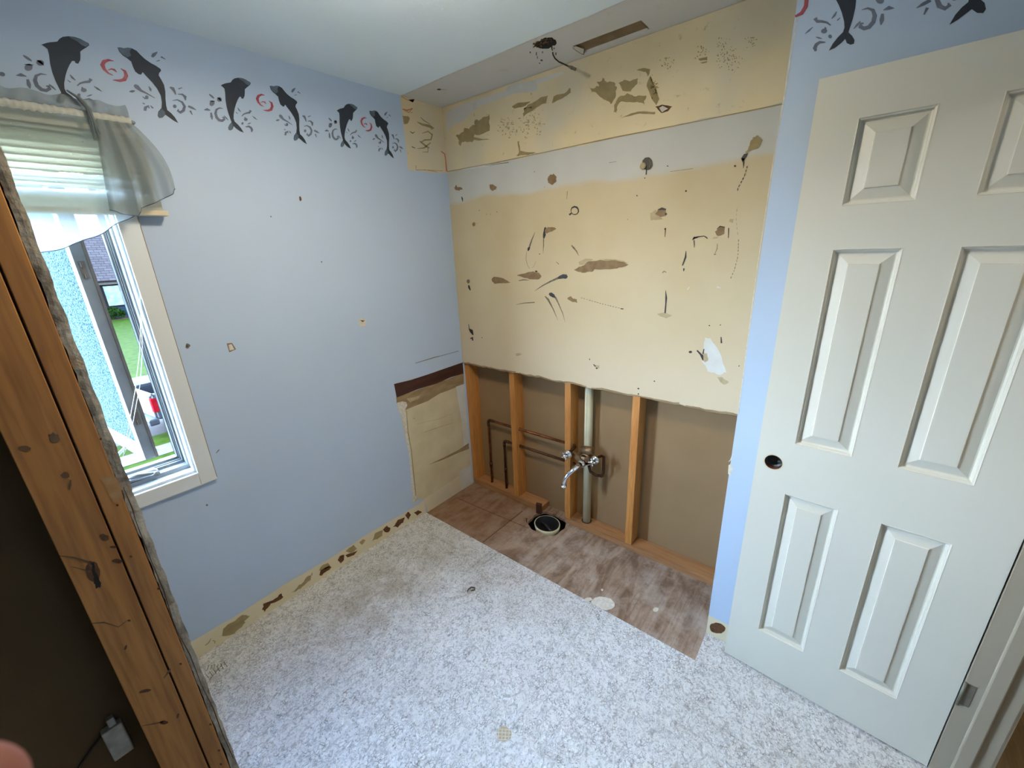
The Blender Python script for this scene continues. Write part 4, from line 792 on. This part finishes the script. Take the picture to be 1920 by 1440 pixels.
# swung out sash, hinge edge toward the room
sash = obj('sash', MB(), M['sashframe'], win)
sd = np.array([-.992, -.125]); sn = np.array([.125, -.992])   # outward along the sash; normal toward the camera's left side
p0 = np.array([-.165, -1.628]); ZB, ZT, SL, TH = .905, 2.02, .60, .042
def sq(s_, d, z): return (p0[0]+sd[0]*s_+sn[0]*d, p0[1]+sd[1]*s_+sn[1]*d, z)
def sbox(b, s0, s1, d0, d1, z0, z1):
    b.add([sq(s_, d, z) for z in (z0, z1) for d in (d0, d1) for s_ in (s0, s1)], [(0, 2, 3, 1), (4, 5, 7, 6), (0, 1, 5, 4), (2, 6, 7, 3), (0, 4, 6, 2), (1, 3, 7, 5)])
b = MB(); sbox(b, 0, .045, 0, TH, ZB, ZT); sbox(b, SL-.045, SL, 0, TH, ZB, ZT); sbox(b, .045, SL-.045, 0, TH, ZB, ZB+.05); sbox(b, .045, SL-.045, 0, TH, ZT-.05, ZT)
COL.objects.unlink(sash); sash = obj('sash', b, M['sashframe'], win, bevel=.002)
b = MB(); sbox(b, .045, SL-.045, TH*.45, TH*.6, ZB+.05, ZT-.05); obj('pane', b, M['pebble'], sash)
b = MB(); sbox(b, -.002, .0, -.001, .008, ZB, ZT); obj('weatherstrip', b, M['sashdark'], sash)
for z in (1.09, 1.66):
    b = MB(); sbox(b, -.004, 0, .016, .032, z-.030, z+.030); sbox(b, -.010, -.004, .020, .028, z-.03, z-.012); sbox(b, -.010, -.004, .018, .030, z+.010, z+.026); obj('lock_keeper', b, M['sashdark'], sash)
b = MB(); sbox(b, .05, .40, -.02, -.012, ZB+.004, ZB+.016); b.tube([(-.11, -1.86, .895), sq(.30, -.015, ZB+.008)], .006, 8); obj('hinge_arm', b, M['vinylframe'], win)
# crank operator on the sill
zf = WZ0+.030
op = MB()
prof = [(-.082, 0), (-.082, .012), (-.074, .020), (-.052, .020), (-.044, .012), (-.044, 0)]
rows = []
for y in (-1.86, -1.85, -1.665, -1.655):
    k = .6 if y in (-1.86, -1.655) else 1; rows.append([(x, y, zf+h*k) for x, h in prof])
op.grid(rows); op.add(rows[0], [tuple(range(6))]); op.add(rows[-1], [tuple(range(6))]); opo = obj('crank_cover', op, M['vinylframe'], win, bevel=.002)
b = MB(); b.lathe((-.050, -1.745, zf+.014), (.6, 0, .8), [(0, .012), (.012, .012), (.014, .008), (.014, 0)], 16)
b.tube([(-.038, -1.745, zf+.024), (-.030, -1.72, zf+.026), (-.026, -1.69, zf+.020), (-.026, -1.668, zf+.012)], [.007, .0065, .006, .007], 10)
b.tube([(-.026, -1.668, zf+.012), (-.010, -1.666, zf+.014)], [.009, .009], 12); b.tube([(-.038, -1.75, zf+.018), (-.022, -1.72, zf+.012), (-.014, -1.69, zf+.012), (-.012, -1.670, zf+.012)], .004, 8)
obj('crank_handle', b, M['vinylframe'], opo, smooth=True)

# ------------------------------------------------------------------ blind
bl = thing('window_blind', (.035, -1.82, 2.12), 'raised white slatted blind bunched up behind the sheer valance', 'blind')
b = MB(); b.box((.012, -2.25, 2.075), (.055, -1.455, 2.112)); obj('head_rail', b, M['rail'], bl, bevel=.002)
b = MB(); b.box((.016, -2.27, 1.829), (.058, -1.412, 1.846)); obj('bottom_rail', b, M['rail'], bl, bevel=.002)
b = MB(); zz_ = 1.850; k = 0
while zz_ < 2.07:
    tl = .006 if k < 11 else .018 if k < 14 else .026
    b.add([(.018, -2.265, zz_+tl), (.018, -1.425, zz_+tl), (.056, -1.425, zz_-.004), (.056, -2.265, zz_-.004)], [(0, 1, 2, 3)])
    b.add([(.056, -2.265, zz_-.004), (.056, -1.425, zz_-.004), (.057, -1.425, zz_+.000), (.057, -2.265, zz_+.000)], [(0, 1, 2, 3)])
    k += 1; zz_ += .0045 if k < 11 else (.012 if k < 14 else .019)
obj('slats', b, M['slat'], bl, solid=.0012)
for (pp, lab) in (([(262, 412), (264, 520), (266, 600), (267, 660), (263, 720), (250, 790), (240, 830), (233, 855)], 0), ([(258, 412), (262, 520), (264, 600), (262, 660), (254, 730), (243, 790), (236, 830), (231, 855)], 0)):
    obj('pull_cord', MB().tube([at(0, .012 if i < 2 else -.005, *q) for i, q in enumerate(pp)], .0011, 6), M['cord'], bl, smooth=True)
# ------------------------------------------------------------------ sheer valance
va = thing('sheer_valance', (.085, -1.82, 2.12), 'sheer blue grey valance gathered on a rod over the window, knotted near its right end', 'curtain')
obj('curtain_rod', MB().tube([(.0, -1.442, 2.110), (.07, -1.440, 2.110), (.082, -1.455, 2.110), (.082, -2.25, 2.110), (.07, -2.262, 2.110), (.0, -2.262, 2.110)], .005, 8), M['vinylframe'], va, smooth=True)
def fab(name, rows, m): return obj(name, MB().grid(rows), m, va, smooth=True)
NY = 90
def sheet(y0, y1, ztop, zbot, xf, nz=14, ny=NY, wob=.008, freq=70):
    rows = []
    for i in range(nz+1):
        v = i/nz; r = []
        for j in range(ny+1):
            u = j/ny; y = y0+(y1-y0)*u; zt, zb = ztop(u), zbot(u); z = zt+(zb-zt)*v
            r.append((xf+wob*math.sin(y*freq+1.3*math.sin(y*17)+v*1.5)*(.5+.7*v)+.03*v*(1-v), y, z))
        rows.append(r)
    return rows
# heading ruffle above the rod and the rod pocket
fab('heading', sheet(-2.26, -1.452, lambda u: 2.150+.004*math.sin(u*70), lambda u: 2.117, .082, 3, 160, .006, 160), M['sheer2'])
rows = []
for i in range(9):
    a = i/8*2*math.pi; rows.append([(.082+.009*math.cos(a)+.0015*math.sin(j*2.1), -2.26+.81*j/160, 2.108+.013*math.sin(a)+.0015*math.sin(j*1.7)) for j in range(161)])
fab('rod_pocket', rows, M['slat'])
kn = at(0, .09, 164, 205)
# main swag: lower edge rises to the right
yA, yB = -2.26, -1.50
zb_ = lambda u: np.interp(yA+(yB-yA)*u, [-2.26, -2.12, -1.95, -1.80, -1.74, -1.664, -1.60, -1.50], [1.83, 1.76, 1.705, 1.702, 1.718, 1.743, 1.775, 1.835])+.003*math.sin(u*50)
main = sheet(yA, yB, lambda u: 2.100, zb_, .088, 16, 110, .006, 46); fab('swag', main, M['sheer'])
obj('hem', MB().tube(main[-1], .0013, 5), M['hem'], va)
# side tail gathered at the knot and fanning out to the right
def fan(ytop0, ytop1, bottom, ztop, xf, nz=18, ny=60):
    rows = []
    bx = np.linspace(0, 1, len(bottom)); by = [p[0] for p in bottom]; bz = [p[1] for p in bottom]
    for i in range(nz+1):
        v = i/nz; r = []
        for j in range(ny+1):
            u = j/ny; yb, zb = np.interp(u, bx, by), np.interp(u, bx, bz); yt = ytop0+(ytop1-ytop0)*u
            k = v**.8; bulge = .020*math.sin(math.pi*v)*u
            r.append((xf+.010*math.sin(u*24)*(.3+v)+.02*v, yt+(yb-yt)*k+bulge, ztop+(zb-ztop)*v))
        rows.append(r)
    return rows
t1 = fan(-1.535, -1.449, [(-1.575, 1.838), (-1.55, 1.828), (-1.51, 1.822), (-1.492, 1.848), (-1.46, 1.862), (-1.43, 1.878), (-1.402, 1.893), (-1.385, 1.914)], 2.100, .093); fab('side_tail', t1, M['sheer2'])
obj('hem', MB().tube(t1[-1], .0013, 5), M['hem'], va)
# gathered knot with its raised pleats
b = MB()
for k in range(7):
    a = k*.9; y0 = kn[1]+.004*math.sin(a); x0 = .100+.004*math.cos(a)
    b.tube([(x0-.006, kn[1]-.034+.004*k, kn[2]+.040-.002*k), (x0, y0-.010, kn[2]+.02), (x0+.004, y0, kn[2]), (x0, y0+.004*math.cos(a), kn[2]-.035), (x0-.004, y0+.008*math.sin(a)+.004, kn[2]-.085)], [.003, .0035, .003, .003, .0006], 6)
obj('knot', b, M['sheer2'], va, smooth=True)

# ================================================================== stud wall end beside the camera
XE = .78
pa = MB(); pa.box((.6775, -3.3, 0), (.69, -1.80, H)); struct('wall_partition', pa, M['darkback'], 'dark brown back face of drywall in the open stud wall at the far left', 'wall')
def yx(px_, py__): return at(0, XE, px_, py__)
b = MB(); b.box((XE-.038, -1.9375, .0), (XE, -1.857, H)); ps = tag(obj('wall_post', b, M['post'], bevel=.0015, org=(XE-.019, -1.9, 0)), 'broad rough pine stud face with knots, nearest the camera at far left', 'stud')
b = MB(); b.box((XE-.089, -1.8535, .0), (XE+.0005, -1.8165, H)); pn = tag(obj('wall_stud', b, M['post'], bevel=.0015, org=(XE-.045, -1.835, 0)), 'narrow pine stud edge between the broad stud and the ragged drywall', 'stud')
# ragged drywall end
rows = []; N = 240
rg = random.Random(3); off = 0
fr_, bk_ = [], []
for i in range(N+1):
    z = H*i/N; off = off*.7+rg.uniform(-.0016, .0016); a_ = -1.8150+off; c_ = -1.7975+.0010*math.sin(i*.7)+rg.uniform(-.0006, .0006)
    fr_.append((a_, z)); bk_.append((c_, z))
b = MB(); xj = [XE-.002+.003*mnoise.noise((0, 0, z*12))+.0015*mnoise.noise((3, 0, z*60)) for _, z in fr_]
b.grid([[(.66, y, z) for y, z in fr_], [(x, y, z) for (y, z), x in zip(fr_, xj)], [(x+.001, (y+c)/2, z) for (y, z), (c, _), x in zip(fr_, bk_, xj)], [(x, y, z) for (y, z), x in zip(bk_, xj)], [(.66, y, z) for y, z in bk_], [(.66, y, z) for y, z in fr_]])
struct('wall_end', b, M['gypedge'], 'ragged grey broken edge of drywall on the stud wall end', 'wall')
PX = (0, XE+.0, 1)
def zP(p): return Z(0, 800, 2.25, p)
def post(nm, polys, m, par, lay=1): return flat_mark(nm, PX, polys, m, par, lay)
for p in (ell(105, 92, 28, 11, 5, 14, .12), ell(230, 48, 26, 20, 30, 14, .2), ell(275, 205, 18, 14, 0, 14, .15), ell(295, 245, 6, 22, 10, 12, .3), ell(438, 465, 24, 12, 20, 14, .25), ell(497, 567, 24, 9, 5, 14, .2), ell(545, 818, 7, 5, 0, 8), ell(530, 932, 5, 12, 20, 8), ell(612, 1115, 24, 7, -15, 12, .15), ell(692, 1248, 18, 8, 0, 12, .15), ell(750, 1220, 5, 12, 20, 8), ell(478, 508, 16, 5, 0, 10)):
    post('wood_stain', [zP(p)], M['bluestain'] if p[0][1] < 400 else M['stain'], ps)
post('wood_split', [zP(torn([(383, 572), (394, 570), (402, 590), (399, 612), (412, 630), (424, 660), (420, 678), (404, 682), (396, 655), (398, 636), (386, 612), (388, 592)], 1, .12))], M['black'], ps, 1)
post('wood_knot', [zP(ell(392, 612, 30, 46, -12, 18, .08))], M['stain'], ps, .5)
for q, w_ in (([(250, 545), (310, 552), (370, 570), (390, 600)], [3, 8, 10, 6]), ([(300, 590), (340, 600), (380, 612)], [2, 4, 6]), ([(385, 830), (440, 826), (500, 845), (540, 815)], [3, 6, 4, 2]), ([(600, 1262), (640, 1255), (690, 1245)], [2, 5, 6]), ([(690, 1062), (715, 1030), (720, 1020)], [3, 10, 4])):
    post('wood_grain_line', [zP(ribbon(q, w_))], M['bluestain'], ps)
for q in ((425, 52), (495, 331), (552, 548), (668, 684), (762, 1001), (888, 1256), (932, 1424), (924, 1366)): post('nail_dent', [zP(ell(*q, 6, 5, 0, 8))], M['stain'], pn, 2)
post('plaster_smudge', [zP(torn([(415, 215), (480, 205), (510, 250), (520, 310), (480, 320), (455, 280), (440, 240)]))], M['smudge'], pn, 2)
post('dark_bark_edge', [zP(ribbon([(520, 255), (560, 350), (570, 390), (600, 470), (640, 570), (690, 690), (740, 850), (800, 960), (850, 1090), (900, 1190), (940, 1300), (985, 1400)], [3, 6, 3, 5, 3, 6, 3, 5, 3, 5, 4, 4]))], M['stain'], pn, 2)
eb = thing('electrical_box', (.69, -1.985, .51), 'small metal electrical box on the dark wall behind the broad stud', 'electrical box')
b = MB(); b.box((.69, -2.006, .460), (.712, -1.966, .560)); obj('box', b, M['metalbox'], eb, bevel=.003)
b = MB(); b.box((.6905, -1.990, .560), (.706, -1.975, .585)); obj('clamp', b, M['metalbox'], eb, bevel=.002)
b = MB(); b.tube([(.695, -2.006, .545), (.698, -2.03, .53), (.695, -2.06, .50)], .003, 6); obj('cable', b, M['darkmetal'], eb, smooth=True)

# unseen fixtures added to carry the fill lights
def dome(nm, x, y, lab):
    t = thing(nm, (x, y, H), lab, 'lamp'); b = MB(); b.lathe((x, y, H), (0, 0, -1), [(0, 0), (0, .15), (.03, .155), (.06, .15), (.06, .135), (.02, .13), (.02, 0)], 32); obj('shade', b, M['lampglass'], t, smooth=False)
dome('fill_lamp_fixture', 1.02, -1.12, 'added white round fill lamp on the bathroom ceiling, out of view'); dome('fill_lamp_fixture', 3.3, -.9, 'added white round fill lamp on the hall ceiling, out of view')

# ================================================================== outdoors
G = -3.3
def ground(nm, x0, x1, m, lab, cat, dz=0): return tag(obj(nm, MB().box((x0, -60, G-.2), (x1, 80, G+dz)), m), lab, cat, kind='structure')
ground('lawn', -11.8, -.3, M['grass'], 'near green lawn below the window', 'lawn', .02); ground('sidewalk', -12.6, -11.8, M['concrete'], 'near pale sidewalk below the window', 'sidewalk', .03); ground('verge', -13.65, -12.6, M['grass'], 'green strip between near sidewalk and street', 'lawn', .02)
ground('street', -19.9, -13.65, M['asphalt'], 'grey street with the parked truck', 'street'); ground('verge', -21.5, -19.9, M['grass'], 'green strip beyond the street', 'lawn', .02); ground('sidewalk', -22.8, -21.5, M['concrete'], 'pale sidewalk beyond the street', 'sidewalk', .03)
ground('lawn', -90, -22.8, M['grass'], 'big green lawn in front of the blue house', 'lawn', .02)
HXP = -53.6
def hy(x, y): return at(0, HXP, x, y)
house = thing('neighbor_house', (HXP, 8, G), 'blue sided house with grey shingle roof across the street', 'house')
ev = hy(210, 527)[2]; 
b = MB(); b.box((HXP-9, -12, G), (HXP, 26, ev+.1)); obj('siding_wall', b, M['siding'], house)
b = MB(); b.add([(HXP+.5, -13, ev), (HXP+.5, 27, ev), (HXP-5, 27, ev+4.6), (HXP-5, -13, ev+4.6), (HXP-10.5, 27, ev), (HXP-10.5, -13, ev)], [(0, 1, 2, 3), (3, 2, 4, 5), (0, 3, 5), (1, 4, 2), (0, 5, 4, 1)]); obj('roof', b, M['shingle'], house)
b = MB(); b.box((HXP+.45, -13, ev-.28), (HXP+.56, 27, ev-.02)); obj('fascia', b, M['housetrim'], house); b = MB(); b.box((HXP+.55, -13, ev-.05), (HXP+.68, 27, ev+.08)); obj('gutter', b, M['brownframe'], house)
wt = hy(192, 537); wr_ = hy(228, 572)
for y0 in (wt[1], wt[1]+9, wt[1]-9):
    y1 = y0+1.35; z1 = ev-.30; z0 = wr_[2]
    b = MB(); frame_rect(b, HXP, HXP+.06, y0-.15, y1, z0-.1, z1, .13); wf = obj('house_window', b, M['brownframe'], house); b = MB(); b.box((HXP, y0, z0), (HXP+.03, y1-.1, z1-.1)); obj('window_glass', b, M['clear'], wf)
b = MB(); b.box((HXP+.02, -12, G), (HXP+2.6, 26, G+.035)); tag(obj('mulch_bed', b, M['mulch']), 'rocky mulch bed along the foot of the blue house', 'mulch bed')
rg = random.Random(5)
def shrub(x, y, r, lab):
    b = MB()
    for k in range(420):
        a, c = rg.uniform(0, 6.28), rg.uniform(-.4, 1); rr = r*(.75+.25*rg.random()); s_ = math.sqrt(max(0, 1-c*c)); p = Vector((x+rr*s_*math.cos(a), y+rr*1.1*s_*math.sin(a), G+.5*r+rr*c*.8))
        u_ = Vector((rg.uniform(-1, 1), rg.uniform(-1, 1), rg.uniform(-1, 1))).normalized()*r*.17; v_ = u_.cross(Vector((rg.uniform(-1, 1), rg.uniform(-1, 1), rg.uniform(-1, 1)))).normalized()*r*.10
        b.add([p-u_, p+v_, p+u_, p-v_], [(0, 1, 2, 3)])
    t = thing('shrub', (x, y, G), lab, 'shrub'); obj('leaves', b, M['leaf'], t); b = MB()
    for k in range(5): b.tube([(x, y, G+.07), (x+rg.uniform(-.4, .4)*r, y+rg.uniform(-.4, .4)*r, G+.9*r)], [.05, .02], 6)
    obj('stems', b, M['mulch'], t)
q = at(2, G+.4, 243, 601); shrub(HXP+1.5, q[1]-.1, .85, 'round green shrub in front of the blue house')
# ---- pickup truck parked along the street, its rear corner in view
cr = at(2, -2.30, 287, 762)     # rear corner nearest the window, at tail lamp height
TR = thing('pickup_truck', (cr[0], cr[1], G), 'dark blue pickup truck parked on the street, rear end with red tail lamp', 'truck')
ta = math.radians(98)      # heading of the truck's length
tx = np.array([math.cos(ta), math.sin(ta)]); tn = np.array([math.cos(ta+math.pi/2), math.sin(ta+math.pi/2)])  # tn away from the window
def tp(l, w_, z): return (cr[0]+tx[0]*l+tn[0]*w_, cr[1]+tx[1]*l+tn[1]*w_, G+z)
def tbox(b, l0, l1, w0_, w1, z0, z1):
    b.add([tp(l, w_, z) for z in (z0, z1) for w_ in (w0_, w1) for l in (l0, l1)], [(0, 2, 3, 1), (4, 5, 7, 6), (0, 1, 5, 4), (2, 6, 7, 3), (0, 4, 6, 2), (1, 3, 7, 5)])
b = MB(); tbox(b, .05, 2.0, 0, .12, .55, 1.30); tbox(b, .05, 2.0, 1.73, 1.85, .55, 1.30); tbox(b, .05, 2.0, .12, 1.73, .55, .80); tbox(b, 2.0, 5.6, 0, 1.85, .5, 1.25); obj('body', b, M['truck'], TR, bevel=.05)
b = MB(); tbox(b, 2.02, 4.1, .12, 1.73, 1.25, 1.85); obj('cab', b, M['truck'], TR, bevel=.12)
b = MB(); tbox(b, 0, .06, .12, 1.73, .62, 1.28); obj('tailgate', b, M['truckchrome'], TR, bevel=.02)
b = MB(); tbox(b, -.20, .05, 0, 1.85, .42, .62); obj('rear_bumper', b, M['truck'], TR, bevel=.04)
b = MB(); tbox(b, .04, 2.0, 0.0, .13, 1.30, 1.34); tbox(b, .04, 2.0, 1.72, 1.86, 1.30, 1.34); tbox(b, 0, .10, 0, 1.86, 1.30, 1.34); obj('bed_rail', b, M['truckchrome'], TR)
for w0_, w1 in ((-.01, .14), (1.71, 1.86)):
    b = MB(); tbox(b, -.012, .22, w0_, w1, .80, 1.22); obj('tail_lamp', b, M['truckred'], TR, bevel=.02)
for l in (.95, 4.6):
    for w_ in (.02, 1.60):
        b = MB(); c0 = Vector(tp(l, w_-.03, .38)); b.tube_rings([(c0, .01), (c0, .36), (c0+Vector((tn[0], tn[1], 0))*.26, .36), (c0+Vector((tn[0], tn[1], 0))*.26, .01)], Vector((tn[0], tn[1], 0)), 20); obj('wheel', b, M['rubber'], TR)

# ================================================================== photographer's fingertip at the lens
def rp3(x, y, d): v = ROT.T @ np.array([(x-960)/FPX, (y-720)/FPX, 1.0]); return CAM+v/np.linalg.norm(v)*d
pts = [rp3(-30+o, 1470+1.3*o, .072) for o in (0,)]
tip = rp3(-118, 1546, .105); base = tip+(ROT[1]*.045-ROT[0]*.040)+ROT[2]*(-.004)
P = [tip+(base-tip)*t for t in (-.13, -.12, -.09, -.03, .08, .25, .5, .75, 1.0)]
fo = obj('person_finger', MB().tube(P, [.0005, .0034, .0060, .0083, .0092, .0095, .0098, .0105, .0106], 24), M['skin'], smooth=True, org=tip)
tag(fo, 'blurred pink fingertip of the person taking the picture, at the bottom left corner', 'person')
